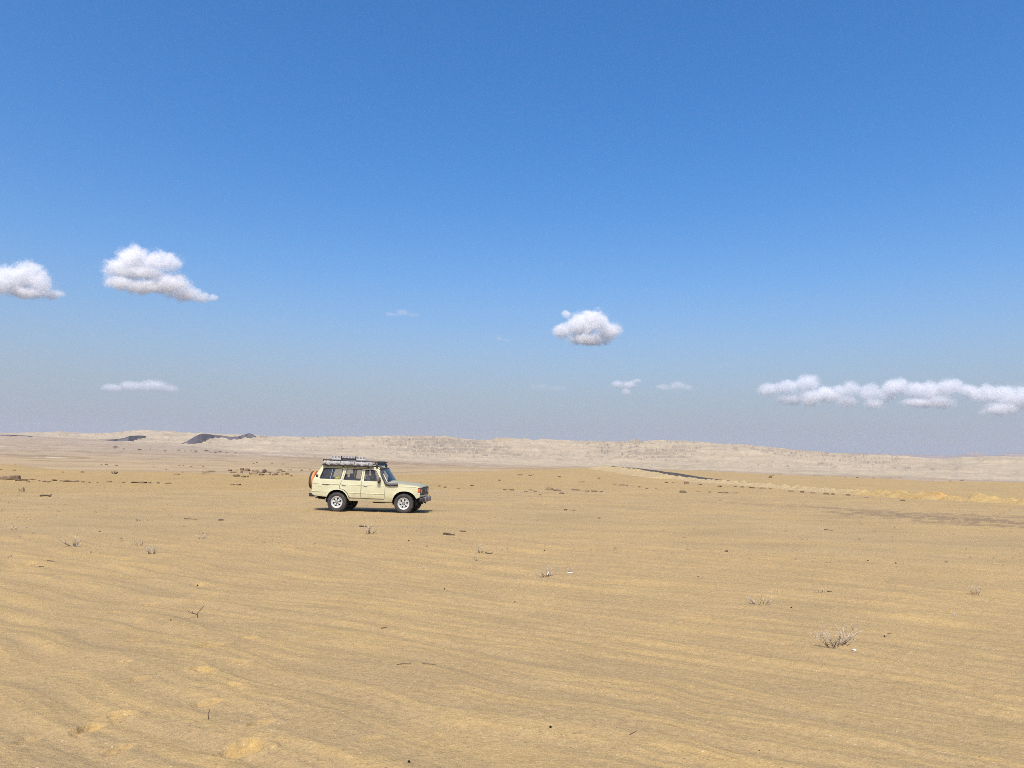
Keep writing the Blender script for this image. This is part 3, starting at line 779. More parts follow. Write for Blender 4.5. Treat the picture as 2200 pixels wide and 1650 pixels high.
for side in (-1, 1):
    part(panel(MB(), O_FENDER, (), side), "front_fender", M_PAINT)
    fd = part(panel(MB(), O_FDOOR, (H_FDOOR,), side), "front_door", M_PAINT)
    rd_ = part(panel(MB(), O_RDOOR, (H_RDOOR,), side), "rear_door", M_PAINT)
    qp = part(panel(MB(), O_QUART, (H_QUART,), side), "rear_quarter_panel", M_PAINT)
    part(panel(MB(), O_ROCK, (), side, off=-0.02), "rocker_panel", M_PAINT)
    part(panel(MB(), O_RAIL, (), side, th=0.05), "roof_pillar", M_PAINT)
    for hole, par in ((H_FDOOR, fd), (H_RDOOR, rd_), (H_QUART, qp)):
        cx = sum(p[0] for p in hole) / len(hole); cz = sum(p[1] for p in hole) / len(hole)
        big = [(cx + (p[0] - cx) * 1.02, cz + (p[1] - cz) * 1.03) for p in hole]
        part(panel(MB(), big, (), side, th=0.004, off=-0.034), "window_pane", M_GLASS, par)
        # rubber seal
        o2 = [(cx + (p[0] - cx) * 1.025, cz + (p[1] - cz) * 1.045) for p in hole]; i2 = [(cx + (p[0] - cx) * 0.96, cz + (p[1] - cz) * 0.925) for p in hole]
        part(panel(MB(), o2, (i2,), side, th=0.012, off=0.004, step=0.3), "window_seal", M_BLACK, par)
    # sliding-window bar, door-window divider
    a, b = P(541, 312), P(520, 466)
    part(MB().tube([(a[0], side * (yfun(*a) - .012), a[1]), (b[0], side * (yfun(*b) - .012), b[1])], 0.016, 6), "window_bar", M_CHROME, qp)
    a, b = P(1148, 348), P(1168, 506)
    part(MB().tube([(a[0], side * (yfun(*a) - .012), a[1]), (b[0], side * (yfun(*b) - .012), b[1])], 0.02, 6), "window_divider", M_BLACK, fd)
    for X, Y, par in ((728, 561, rd_), (1048, 576, fd)):
        x, z = P(X, Y)
        part(MB().box((x, side * (yfun(x, z) + .012), z), (0.155, 0.026, 0.032), bev=0.008), "door_handle", M_CHROME, par)
    # pressed body lines
    for seg, par in ((((265, 527), (660, 548)), qp), (((676, 549), (984, 565)), rd_), (((995, 565), (1330, 581)), fd), (((1345, 582), (1780, 604)), None)):
        mbx = MB(); pts = []
        for k in range(13):
            t = k / 12; x, z = P(seg[0][0] + (seg[1][0] - seg[0][0]) * t, seg[0][1] + (seg[1][1] - seg[0][1]) * t)
            pts.append((x, side * (yfun(x, z) + 0.002), z))
        part(mbx.tube(pts, 0.012, 6), "body_crease", M_PAINT, par)
    for seg, par in ((((255, 643), (478, 655)), qp), (((820, 674), (972, 684)), rd_), (((985, 685), (1322, 703)), fd)):
        pts = []
        for k in range(9):
            t = k / 8; x, z = P(seg[0][0] + (seg[1][0] - seg[0][0]) * t, seg[0][1] + (seg[1][1] - seg[0][1]) * t)
            pts.append((x, side * (yfun(x, z) - 0.002), z))
        part(MB().tube(pts, 0.016, 6), "body_crease", M_PAINT, par)
    if side < 0:
        f0, f1 = P(341, 573), P(404, 516)
        part(panel(MB(), rounded([(f0[0], f0[1]), (f1[0], f0[1]), (f1[0], f1[1]), (f0[0], f1[1])], .02), (), side, th=.012, off=.006), "fuel_flap", M_PAINT, qp)
        g0, g1 = P(415, 553), P(513, 546)
        mbx = MB()
        for k in range(9):
            t = k / 8; x = g0[0] + (g1[0] - g0[0]) * t; z = (g0[1] + g1[1]) / 2
            hh = 0.022 + (0.014 if 3 <= k <= 6 else 0)
            mbx.box((x, side * (yfun(x, z) + .004), z), (0.024, 0.01, hh))
        part(mbx, "quarter_badge", M_BLACK, qp, False)
    v0 = P(318, 418)
    part(MB().box((v0[0], side * (yfun(*v0) + .004), v0[1]), (0.10, 0.02, 0.115), bev=.006), "pillar_vent", M_BLACK, qp)
    # door mirror
    x, z = P(1243, 480)
    mi = part(MB().box((x, side * 0.955, z), (0.13, 0.19, 0.175), bev=0.035), "door_mirror", M_STEEL, fd)
    part(MB().tube([(x + .02, side * .85, z - .13), (x + .01, side * .90, z - .14), (x, side * .95, z - .10)], 0.035, 8), "mirror_arm", M_BLACK, fd)
    part(MB().box((x - .067, side * 0.955, z), (0.006, 0.165, 0.15), bev=0.002), "mirror_glass", M_CHROME, fd)
    # wheel-arch liners
    for cx in (-1.366, 1.366):
        mb = MB(); o = len(mb.v)
        for k in range(17):
            an = math.pi * (k / 16.0) * 1.10 - 0.05 * math.pi
            for yy in (0.80, 0.34): mb.v.append((cx + 0.47 * math.cos(an), side * yy, 0.40 + 0.47 * math.sin(an)))
        for k in range(16): mb.f.append((2 * k, 2 * k + 1, 2 * k + 3, 2 * k + 2))
        mb.f.append(tuple(range(1, 34, 2)))
        part(mb, "wheel_arch_liner", M_UNDER)

# roof
xr0, xr1 = P(372, 260)[0], P(1240, 314)[0]
def roof_fn(u, v):
    x = xr0 + (xr1 - xr0) * u; zE = 1.795 + (1.768 - 1.795) * u
    y = (v * 2 - 1); e = 1 - abs(y) ** 6
    dip = -0.03 * max(0, 1 - u / 0.05) - 0.03 * max(0, (u - 0.94) / 0.06)
    hw = yfun(x, zE) - 0.004
    return (x + (0.05 * (1 - y * y) if u > .97 else 0) - (0.03 * (1 - y * y) if u < .03 else 0), y * hw, zE + 0.055 * (1 - y * y) * 0.7 + 0.02 * e + dip)
part(MB().grid(roof_fn, 30, 24), "roof", M_PAINT)
for side in (-1, 1):
    a = P(370, 266); b = P(1196, 312)
    part(MB().tube([(a[0], side * (yfun(*a) + .012), a[1]), (b[0], side * (yfun(*b) + .012), b[1]), (P(1232, 332)[0], side * (yfun(*P(1232, 332)) + .012), P(1232, 332)[1])], 0.016, 6), "roof_gutter", M_PAINT)
# hood
HZ = [(0.59, 1.214), (1.04, 1.185), (1.598, 1.135), (1.877, 1.109), (2.00, 1.085), (2.045, 1.045)]
def hood_fn(u, v):
    x = 0.70 + (2.045 - 0.70) * u; y = v * 2 - 1
    z = float(np.interp(x, [a for a, b in HZ], [b for a, b in HZ]))
    hw = yfun(min(x, 2.0), z) - 0.006
    rise = 0.012 + 0.045 * (1 - abs(y) ** 2.2) + 0.012 * (1 if abs(y) < .55 else 0)
    if u > 0.9: rise *= 1 - 0.5 * (u - 0.9) / 0.1
    edge = -0.02 if abs(y) > 0.985 else 0
    return (x + (0.025 * (1 - y * y) if u > .95 else 0), y * hw, z + rise + edge)
hd = part(MB().grid(hood_fn, 34, 36), "hood", M_HOOD)
part(MB().grid(lambda u, v: (0.60 + 0.115 * u, (v * 2 - 1) * 0.82, 1.212 + 0.028 * (1 - (v * 2 - 1) ** 2) - 0.01 * u), 4, 16), "cowl_panel", M_PAINT)
for yy in (-0.42, 0.18):
    part(MB().tube([(0.665, yy, 1.262), (0.60, yy + .25, 1.30), (0.57, yy + .45, 1.34)], 0.012, 6), "wiper", M_BLACK)
part(MB().tube([(1.72, .62, 1.15), (1.72, .62, 1.28)], [0.008, 0.005], 6), "corner_marker_rod", M_BLACK)
# windshield
w0, w1 = P(1366, 526), P(1240, 318)
def ws_fn(u, v):
    y = v * 2 - 1; x = w0[0] + (w1[0] - w0[0]) * u; z = w0[1] + (w1[1] - w0[1]) * u
    return (x + 0.07 * (1 - y * y), y * (yfun(x, z) - 0.04), z)
part(MB().grid(ws_fn, 8, 14), "windshield", M_SHIELD)
mb = MB()
for u in (0.02, 0.985): mb.tube([tuple(Vector(ws_fn(u, k / 14)) + Vector((.004, 0, .004))) for k in range(15)], 0.022, 6)
part(mb, "windshield_seal", M_BLACK)
# tailgate and rear window
TG = [P(372, 262), P(300, 395), P(258, 480), P(255, 620), P(250, 665), P(288, 706)]
def tg_fn(u, v):
    t = u * (len(TG) - 1); i = min(int(t), len(TG) - 2); t -= i
    x = TG[i][0] + (TG[i + 1][0] - TG[i][0]) * t; z = TG[i][1] + (TG[i + 1][1] - TG[i][1]) * t
    y = v * 2 - 1
    return (x - 0.03 * (1 - y * y), y * (yfun(x, z) - 0.008), z)
part(MB().grid(tg_fn, 15, 16), "tailgate", M_PAINT)
part(MB().grid(lambda u, v: tuple(Vector(tg_fn(0.05 + 0.30 * u, 0.12 + 0.76 * v)) + Vector((-.008, 0, .003))), 6, 10), "rear_window", M_SHIELD)
# front face
fx = 2.005
gr = part(MB().box((fx - .01, 0, 0.895), (0.05, 1.60, 0.305), bev=.012), "grille", M_BLACK)
for k in range(5):
    part(MB().box((fx + .02, 0, 0.79 + .052 * k), (0.02, 0.86, 0.012)), "grille_bar", M_STEEL, gr, False)
for s in (-1, 1):
    part(MB().box((fx + .012, s * 0.62, 0.905), (0.03, 0.17, 0.17), bev=.012), "headlight", M_LENS)
    cl = part(MB().box((fx - .045, s * 0.795, 0.925), (0.105, 0.085, 0.165), bev=.012), "corner_lamp", M_AMBER)
    part(MB().box((fx - .045, s * 0.797, 0.815), (0.100, 0.082, 0.05), bev=.008), "reflector", M_WHITE, cl)
    part(MB().box((fx - .05, s * 0.775, 0.895), (0.13, 0.09, 0.30), bev=.01), "lamp_housing", M_BLACK)
cu = bpy.data.curves.new("emblem", 'FONT'); cu.body = "TOYOTA"; cu.size = 0.085; cu.extrude = 0.006; cu.align_x = 'CENTER'; cu.align_y = 'CENTER'
to = bpy.data.objects.new("emblem_text", cu); COL.objects.link(to)
bpy.context.view_layer.update()
tme = bpy.data.meshes.new_from_object(to.evaluated_get(bpy.context.evaluated_depsgraph_get()))
bpy.data.objects.remove(to); bpy.data.curves.remove(cu)
tme.transform(Matrix(((0, 0, 1, fx + .038), (1, 0, 0, 0), (0, 1, 0, 0.925), (0, 0, 0, 1))))
for v in tme.vertices: v.co = xb(v.co)
tme.materials.clear(); tme.materials.append(M_TEXT)
link(bpy.data.objects.new("emblem", tme), gr)
part(MB().box((fx - .03, 0, 0.70), (0.07, 1.58, 0.09), bev=.02), "front_valance", M_PAINT)
bp = part(MB().box((2.06, 0, 0.575), (0.16, 1.62, 0.15), bev=.02), "front_bumper", M_BLACK)
for yy in (-.36, .36):
    part(MB().box((2.135, yy, 0.575), (0.14, 0.34, 0.185), bev=.02), "bumper_block", M_STEEL, bp)
    part(MB().tube([(2.15, yy - .05, .665), (2.15, yy - .05, .71), (2.15, yy + .05, .71), (2.15, yy + .05, .665)], .014, 6), "shackle", M_CHROME, bp)
part(MB().tube([(2.06, -.20, .50), (2.08, -.20, .45), (2.11, -.20, .42), (2.14, -.20, .44)], .028, 8), "tow_hook", M_BLACK, bp)
part(MB().box((1.98, 0, 0.58), (0.14, 0.9, 0.12)), "bumper_mount", M_UNDER, bp)
rb = part(MB().box((-2.46, 0, 0.60), (0.20, 1.62, 0.145), bev=.02), "rear_bumper", M_BLACK)
part(MB().tube([(-2.33, 0, .52), (-2.5, 0, .50)], .03, 8), "tow_hitch", M_BLACK, rb)
# spare wheel on the tailgate with an orange cover band
sp_c = Vector((-2.66, 0.0, 1.17)); tilt = Matrix.Rotation(R(4), 4, 'Y')
def sp_xf(v):
    w = Matrix.Rotation(R(90), 4, 'Z') @ v          # axis from Y to -X
    return xb(tilt @ w + sp_c)
mb = MB().lathe([(.17, -.09), (.30, -.115), (.345, -.10), (.372, -.06), (.375, .06), (.345, .10), (.30, .115), (.17, .09)], 40, closed=True)
sw = mb.build("spare_wheel", M_RUBBER, car, True, sp_xf)
MB().lathe([(.383, -.085), (.383, .0), (.376, .0), (.376, -.06), (.345, -.105), (.30, -.117), (.30, -.125), (.352, -.117)], 40, closed=True).build("cover_band", M_ORANGE, sw, True, sp_xf)
MB().lathe([(0.0, .06), (.18, .06), (.18, .02), (0.0, .02)], 28).build("rim", M_RIM, sw, True, sp_xf)
part(MB().box((-2.50, 0, 1.12), (0.16, 0.3, 0.3)), "spare_carrier", M_BLACK, sw)
for s in (-1, 1):
    tl = P(262, 590)
    part(MB().box((tl[0] - .02, s * .72, .95), (.05, .16, .22), bev=.01), "tail_lamp", M_AMBER)

# snorkel
sy = -0.885
pts = [P(1262, 352), P(1268, 385), P(1292, 440), P(1322, 500), P(1345, 540), P(1368, 558), P(1400, 565), P(1470, 565), P(1522, 564)]
sn = part(MB().tube([(p[0], sy + (0.07 if i < 2 else 0.04 if i < 4 else 0), p[1]) for i, p in enumerate(pts)], [.05, .05, .052, .055, .058, .06, .06, .055, .05], 10), "snorkel", M_SNORK)
hx, hz = P(1262, 326)
part(MB().box((hx + .01, sy + .09, hz), (0.15, 0.15, 0.125), bev=.03), "snorkel_head", M_BLACK, sn)

# wheels
tyre_prof = [(.225, -.10), (.30, -.128), (.345, -.125), (.372, -.112), (.385, -.085), (.387, 0), (.385, .085), (.372, .112), (.345, .125), (.30, .128), (.225, .10)]
tyre_mb = MB().lathe(tyre_prof, 48, closed=True)
for k in range(40):
    a = 2 * math.pi * k / 40
    for row, y0 in ((0, -.088), (1, .088), (0, -.03), (1, .03)):
        aa = a + row * math.pi / 40
        rot = Matrix.Rotation(-aa, 3, 'Y')
        tyre_mb.box(rot @ Vector((.388, y0, 0)), (.016, .045, .036), rot)
tyre_me = tyre_mb.mesh("tyre", M_RUBBER, True)
drum_me = MB().lathe([(0, .02), (.215, .02), (.215, -.06), (0, -.06)], 28).mesh("wheel", M_UNDER, True)
rim_mb = MB().lathe([(.232, -.10), (.238, -.118), (.222, -.118), (.205, -.095), (.178, -.085), (.172, -.07), (.205, -.07), (.222, -.05), (.222, .09), (.232, .09)], 40, closed=True)
for k in range(6):
    a0 = 2 * math.pi * k / 6 + 0.26
    for da, w in ((-0.16, .036), (0.16, .036)):
        a = a0 + da; rot = Matrix.Rotation(-a, 3, 'Y')
        rim_mb.box(rot @ Vector((.125, -.078, 0)), (.13, .022, w), rot, 0.004)
    rot = Matrix.Rotation(-a0 - math.pi / 6, 3, 'Y')
    rim_mb.box(rot @ Vector((.195, -.075, 0)), (.035, .02, .075), rot, 0.004)
rim_mb.lathe([(.0, -.085), (.082, -.085), (.088, -.075), (.088, -.04), (0, -.04)], 24)
rim_me = rim_mb.mesh("rim", M_RIM, True)
hub_me = MB().lathe([(0, -.112), (.034, -.110), (.040, -.10), (.040, -.084), (0, -.084)], 18).mesh("hub_cap", M_CHROME, True)
ring_me = MB().lathe([(.048, -.0862), (.074, -.0862), (.074, -.088), (.048, -.088)], 24, closed=True).mesh("lug_ring", M_UNDER, True)
for x in (-1.366, 1.366):
    for s in (-1, 1):
        w_ = link(bpy.data.objects.new("wheel", drum_me), car)
        w_.location = (x, s * 0.745, 0.372)
        w_.rotation_euler = (0, 0.4 * x, 0) if s < 0 else (0, 0.7, math.pi)
        for me, nm in ((tyre_me, "tyre"), (rim_me, "rim"), (hub_me, "hub_cap"), (ring_me, "lug_ring")):
            link(bpy.data.objects.new(nm, me), w_)
    part(MB().tube([(x, -.66, .372), (x, .66, .372)], .042, 10), "axle", M_UNDER, None, True, False)
    part(MB().lathe([(0, -.14), (.08, -.12), (.14, -.03), (.14, .03), (.08, .12), (0, .14)], 16, (x, .12, .372)), "differential", M_UNDER, None, True, False)
    for s in (-1, 1):
        part(MB().tube([(x - .55, s * .52, .47), (x - .25, s * .52, .40), (x, s * .52, .36), (x + .25, s * .52, .40), (x + .55, s * .52, .47)], .03, 6), "leaf_spring", M_UNDER, None, True, False)
for s in (-1, 1): part(MB().box((-.1, s * .50, .50), (4.3, .09, .13)), "chassis_rail", M_UNDER)
part(MB().box((-.05, 0, .565), (1.75, 1.52, .06)), "floor_pan", M_UNDER)
part(MB().box((-2.0, 0, .62), (.75, 1.3, .08)), "cargo_floor", M_UNDER)
part(MB().box((1.4, 0, .75), (1.0, .66, .40)), "engine_bay", M_UNDER)
part(MB().box((-1.4, 0, .80), (1.1, .66, .28)), "rear_floor_hump", M_UNDER)
part(MB().box((0.1, .25, .40), (.55, .3, .16), bev=.04), "transfer_case", M_UNDER)
part(MB().box((0.62, .1, .41), (.35, .3, .12), bev=.04), "oil_pan", M_UNDER)
ex = part(MB().tube([(-1.95, -.45, .47), (-1.75, -.5, .44), (-1.62, -.5, .40)], .04, 8), "exhaust_pipe", M_UNDER, None, True)
part(MB().box((-1.80, -.62, .43), (.24, .10, .10), bev=.02), "muffler_box", M_CHROME, ex)
part(MB().tube([(-2.35, -.6, .50), (-2.1, -.62, .45), (-1.9, -.6, .43)], .02, 6), "tow_eye_bar", M_UNDER, None, True)
part(MB().box((1.9, -.45, .50), (.25, .12, .14)), "steering_box", M_UNDER)
# inside
part(MB().box((.60, 0, 1.06), (.22, 1.42, .26), bev=.05), "dashboard", M_INT)
part(MB().grid(lambda u, v: (-2.35 + 3.0 * u, -.72 + 1.44 * v, .72), 2, 2), "cabin_floor", M_INT)
tor = []
mb = MB()
for k in range(25):
    a = 2 * math.pi * k / 24; tor.append((0.38 + .10 * math.sin(a), .37 + .19 * math.cos(a), 1.20 + .165 * math.sin(a)))
part(mb.tube(tor, .016, 6, False), "steering_wheel", M_BLACK)
def seat(x, y, w, bz=1.17):
    s_ = part(MB().box((x + .22, y, .90), (.48, w, .16), bev=.05), "seat", M_SEAT)
    rot = Matrix.Rotation(R(-14), 3, 'Y')
    part(MB().box((x - .06, y, bz), (.16, w, .58), rot, .06), "backrest", M_SEAT, s_)
    return s_
for y in (-.38, .38):
    s_ = seat(-.13, y, .50)
    part(MB().box((-.30, y, 1.565), (.11, .27, .20), bev=.045), "headrest", M_SEAT, s_)
s_ = seat(-1.05, 0, 1.30, 1.06)
for y in (-.42, .42): part(MB().box((-1.20, y, 1.40), (.11, .26, .17), bev=.045), "headrest", M_SEAT, s_)
part(MB().box((-1.95, .25, 1.02), (.55, .7, .5), bev=.08), "cargo_case", M_INT)
part(MB().box((-1.72, -.50, 1.12), (.3, .25, .4), bev=.08), "cargo_case", M_SEAT)
part(MB().grid(lambda u, v: (-1.98 + .1 * u, -.62 + .06 * math.sin(u * 12), 1.2 + .5 * v), 6, 2), "side_curtain", M_SEAT)

# roof rack
rk = part(MB().box((-.98, 0, 1.895), (2.16, 1.36, .025)), "roof_rack", M_RACK)
x0r, x1r = P(386, 180)[0], P(1165, 222)[0]
for s in (-1, 1):
    part(MB().tube([(x0r, s * .70, 2.03), (x1r, s * .70, 2.01), (x1r + .12, s * .70, 2.0)], .024, 8), "rack_rail", M_RACK, rk)
    part(MB().tube([(x0r, s * .70, 1.91), (x1r + .1, s * .70, 1.90)], .024, 8), "rack_rail", M_RACK, rk)
    for k in range(8):
        x = x0r + (x1r - x0r) * k / 7
        part(MB().tube([(x, s * .70, 1.88), (x, s * .70, 2.03)], .016, 6), "rack_post", M_RACK, rk)
    for X in (458, 690, 858, 1062, 1190):
        x = P(X, 290)[0]
        part(MB().box((x, s * .715, 1.822), (.07, .05, .12)), "rack_foot", M_RACK, rk)
for k in range(9):
    x = x0r + (x1r - x0r) * k / 8
    part(MB().box((x, 0, 1.915), (.05, 1.36, .03)), "rack_slat", M_RACK, rk)
for y_, z_ in ((0, 2.03), (0, 1.91)): part(MB().tube([(x0r, -.7, z_), (x0r, .7, z_)], .024, 8), "rack_rail", M_RACK, rk)
part(MB().grid(lambda u, v: (x1r + .02 + .14 * (1 - u), (v * 2 - 1) * .70, 1.86 + .17 * u), 2, 8), "wind_deflector", M_RACK, rk)
part(MB().tube([(x1r + .12, -.7, 2.0), (x1r + .12, .7, 2.0)], .024, 8), "rack_rail", M_RACK, rk)
tray = part(MB().box(((x0r + P(1140, 1)[0]) / 2, -.80, 1.812), (P(1140, 1)[0] - x0r, .13, .035)), "awning_bracket", M_RACK, rk)

# things carried
CARM = None
def carried(name, label, cat):
    o = empty(name); o.rotation_euler = (0, 0, 0); tag(o, label, cat); return o
aw = carried("awning_bag", "wrinkled grey rolled awning bag strapped along the side of the roof rack", "awning")
ax0, ax1 = x0r + .0, P(1140, 1)[0]
def aw_fn(u, v):
    x = ax0 + (ax1 - ax0) * u; a = 2 * math.pi * v
    e = min(1, u / .04, (1 - u) / .04) ** 0.5
    r = (.082 + .010 * math.sin(30 * u + 2 * a + 2 * math.sin(9 * u)) + .008 * math.sin(47 * u - 3 * a + 1.3) + .004 * math.sin(90 * u + 5 * a)) * (0.35 + 0.65 * e)
    return (x, -.80 + r * 1.0 * math.cos(a), 1.90 + r * 1.05 * math.sin(a) - .006 * math.sin(u * 9))
MB().grid(aw_fn, 120, 20).build("awning_cover", M_BAG, aw, True, xb)
for k in range(4):
    u = .08 + .84 * k / 3; x = ax0 + (ax1 - ax0) * u
    MB().tube([(x, -.80 + .093 * math.cos(a), 1.90 + .097 * math.sin(a)) for a in [i * math.pi / 8 for i in range(17)]], .008, 5).build("strap", M_RACK, aw, True, xb)
ld = carried("sand_ladder", "white perforated sand ladder standing on edge on top of the roof rack", "sand ladder")
lx0, lx1, lz0, lz1, ly = P(512, 1)[0] - .19, P(1016, 1)[0] - .19, 2.055, 2.205, -.12
mb = MB(); nh = 12; cw = (lx1 - lx0) / nh
for yy, fl in ((ly - .008, 1), (ly + .008, -1)):
    for k in range(nh):
        cx = lx0 + (k + .5) * cw; cz = (lz0 + lz1) / 2 + .02; o = len(mb.v)
        cr_ = [(-.5 * cw, lz0), (0, lz0), (.5 * cw, lz0), (.5 * cw, cz), (.5 * cw, lz1), (0, lz1), (-.5 * cw, lz1), (-.5 * cw, cz)]
        for j in range(8): mb.v.append((cx + cr_[j][0], yy, cr_[j][1]))
        for j in range(8):
            a = -3 * math.pi / 4 + j * math.pi / 4; mb.v.append((cx + .036 * math.cos(a), yy, cz + .036 * math.sin(a)))
        for j in range(8): mb.f.append((o + j, o + (j + 1) % 8, o + 8 + (j + 1) % 8, o + 8 + j))
for z in (lz0, lz1): mb.box(((lx0 + lx1) / 2, ly, z), (lx1 - lx0, .022, .01))
mb.build("ladder_plate", M_WHITE, ld, False, xb)
for k in range(nh):
    cx = lx0 + (k + .5) * cw; cz = (lz0 + lz1) / 2 + .02
    MB().lathe([(.034, -.012), (.046, -.012), (.046, .012), (.034, .012)], 14, (cx, ly, cz), True).build("hole_rim", M_STEEL, ld, True, xb)
bx0, bx1 = P(660, 1)[0] - .19, P(876, 1)[0] - .19
for x in (bx0, bx1): MB().box((x, ly - .03, 2.07), (.035, .03, .27)).build("ladder_bracket", M_RACK, ld, False, xb)
MB().box(((bx0 + bx1) / 2, ly - .03, 2.09), (bx1 - bx0, .025, .05)).build("ladder_bracket", M_RACK, ld, False, xb)
yb_ = carried("yellow_bag", "small yellow cloth bag lying on the cargo inside the rear side window", "bag")
bxx = P(612, 1)[0]
def yb_fn(u, v):
    a = 2 * math.pi * v; t = math.pi * u
    r = 1 + .15 * math.sin(3 * a + 4 * t)
    return (bxx + .13 * math.sin(t) * math.cos(a) * r, -.66 + .09 * math.sin(t) * math.sin(a) * r, 1.27 + .075 * math.cos(t) * r)
MB().grid(yb_fn, 8, 14).build("bag_body", M_YELLOW, yb_, True, xb)
MB().tube([(bxx - .05, -.66, 1.33), (bxx, -.66, 1.365), (bxx + .05, -.66, 1.33)], .008, 5).build("bag_strap", M_YELLOW, yb_, True, xb)

gp = hit(794, 1100.7, False)
YAW = R(-5.1)
near = Matrix.Rotation(YAW, 3, 'Z') @ Vector((0, -0.86, 0))
CARPOS = Vector((gp.x - near.x, gp.y - near.y, gp.z))
for o in (car, aw, ld, yb_): o.location = CARPOS; o.rotation_euler = (0, 0, YAW)
tag(car, "boxy cream four wheel drive wagon with loaded roof rack and black snorkel", "car")
# ------------------------------------------------------------------ dry shrubs, twigs, stones, litter
def twig_material(name, base, tip):
    mt, nt, out = nodes(name)
    p = N(nt, "ShaderNodeBsdfPrincipled"); nt.links.new(p.outputs[0], out.inputs[0])
    at = N(nt, "ShaderNodeAttribute", attribute_name="along"); tc = N(nt, "ShaderNodeTexCoord")
    nz = noise(nt, 40.0, 3, 0.6, tc.outputs["Object"])
    ad = N(nt, "ShaderNodeMath", operation='MULTIPLY_ADD'); nt.links.new(nz.outputs["Fac"], ad.inputs[0]); ad.inputs[1].default_value = 0.4; nt.links.new(at.outputs["Fac"], ad.inputs[2])
    r_ = ramp(nt, ad.outputs[0], [(0.52, base), (0.80, tuple((a + b) / 2 for a, b in zip(base, tip))), (1.0, tip)])
    nt.links.new(r_.outputs[0], p.inputs["Base Color"]); p.inputs["Roughness"].default_value = 0.85
    return mt
M_TWIG = twig_material("bleached_twig", (0.085, 0.05, 0.032), (0.66, 0.58, 0.46))
M_TWIGD = twig_material("dark_twig", (0.085, 0.057, 0.036), (0.20, 0.145, 0.09))

def stem(mb, al, p0, dirv, L, r0, rng, depth=0, n=6, upbend=0.5):
    pts = []; p = Vector(p0); d = Vector(dirv).normalized()
    for i in range(n + 1):
        pts.append(p.copy())
        d = (d + Vector((rng.gauss(0, .17), rng.gauss(0, .17), rng.gauss(0, .08) + upbend * .16))).normalized()
        p = p + d * (L / n)
    k0 = len(mb.v)
    mb.tube(pts, [r0 * (1 - 0.62 * i / n) for i in range(n + 1)], 5)
    base_a = 0.10 if depth == 0 else 0.38
    for i in range(n + 1): al += [min(1.0, base_a + (0.75 if depth == 0 else 0.5) * i / n)] * 5
    assert len(al) == len(mb.v)
    if depth < 2:
        for _ in range(rng.choice([3, 4, 5]) if depth == 0 else rng.choice([0, 1, 1])):
            i = rng.randint(1, n - 1)
            a = rng.uniform(0, 6.28)
            dd = ((pts[i + 1] - pts[i]).normalized() + Vector((math.cos(a), math.sin(a), rng.uniform(0, .5))) * .8)
            stem(mb, al, pts[i], dd, L * rng.uniform(.3, .55), r0 * .62, rng, depth + 1, 4, upbend)

def shrub_at(px, py, hpx, wpx, nst, seed, label, name="dry_shrub", cat="shrub", mat=None, flat=0.0, thick=1.0, group=None, upb=.45, spread=.4):
    rng = random.Random(seed); p = hit(px, py); s_ = dist_px(p) / F
    h_, w_ = hpx * s_, wpx * s_
    root = empty(name, (p.x, p.y, p.z - .01)); tag(root, label, cat, group)
    for k in range(nst):
        t = (k + .5) / nst * 2 - 1
        off = Vector((t * w_ * (.14 + .2 * spread) + rng.gauss(0, .03) * w_, rng.uniform(-.12, .12) * w_, 0))
        off.z = float(zf(p.x + off.x, p.y + off.y)[0]) - p.z - .005
        lean = Vector((t * 1.5 * w_ / max(h_, .01) * .5 - .12 + rng.gauss(0, .38), rng.gauss(0, .45), rng.uniform(.45, 1.0) - flat))
        L = h_ * rng.uniform(.75, 1.12) / (0.55 + .45 * (1 - abs(t) * .4)) * (.95 if abs(t) > .5 else 1)
        mb = MB(); al = []
        stem(mb, al, off, lean, L, thick * max(.0036, min(.0065, h_ * .017)) * max(1.0, s_ * F / 14.0), rng, upbend=upb)
        me = mb.mesh("stem", mat or M_TWIG, True)
        at = me.attributes.new("along", 'FLOAT', 'POINT'); at.data.foreach_set("value", np.array(al, dtype=np.float32))
        link(bpy.data.objects.new("stem", me), root)
    return root
SH = [
 (1797, 1388, 46, 78, 17, 21, "largest dry shrub with many pale forked stems on a sand mound"),
 (1632, 1298, 22, 46, 9, 2, "low wide row of short pale twigs left of the largest shrub"),
 (1760, 1273, 13, 22, 4, 3, "small dark forked shrub beside a short stick beyond the row of pale twigs"),
 (1672, 1272, 7, 34, 5, 4, "flattened line of dark twig stubs behind the low wide row of pale twigs"),
 (2097, 1277, 22, 20, 6, 5, "lone brown grassy shrub farthest toward the embankment end of the sand"),
 (1175, 1240, 26, 38, 10, 6, "bright spiky shrub holding a scrap of white paper"),
 (1226, 1229, 13, 16, 4, 7, "tiny pale sprig standing over a white strip of litter"),
 (1032, 1188, 17, 20, 6, 8, "thin grey shrub with a curled twig lying beside it"),
 (1025, 1205, 13, 13, 3, 9, "tiny white sprig just in front of the thin grey shrub"),
 (795, 1148, 21, 24, 8, 10, "leafless grey shrub on the grit in front of the parked car"),
 (157, 1174, 24, 34, 9, 11, "wide pale shrub with a white scrap caught at its foot"),
 (300, 1172, 14, 21, 5, 12, "smaller of two neighbouring grey shrubs, with one long slanted stem"),
 (326, 1190, 23, 32, 9, 13, "larger of two neighbouring grey shrubs, with a dark root below"),
 (433, 1158, 13, 22, 5, 14, "small arched shrub bending over a dark patch of shade"),
 (28, 1139, 11, 19, 4, 15, "sparse low shrub beyond the wide pale shrub with the scrap"),
 (298, 1119, 10, 14, 4, 16, "faint small tuft of twigs at the edge of the ripples"),
 (905, 1222, 7, 22, 4, 17, "row of tiny dark prongs poking from the rippled sand"),
 (1808, 1281, 0, 0, 0, 0, ""),
]
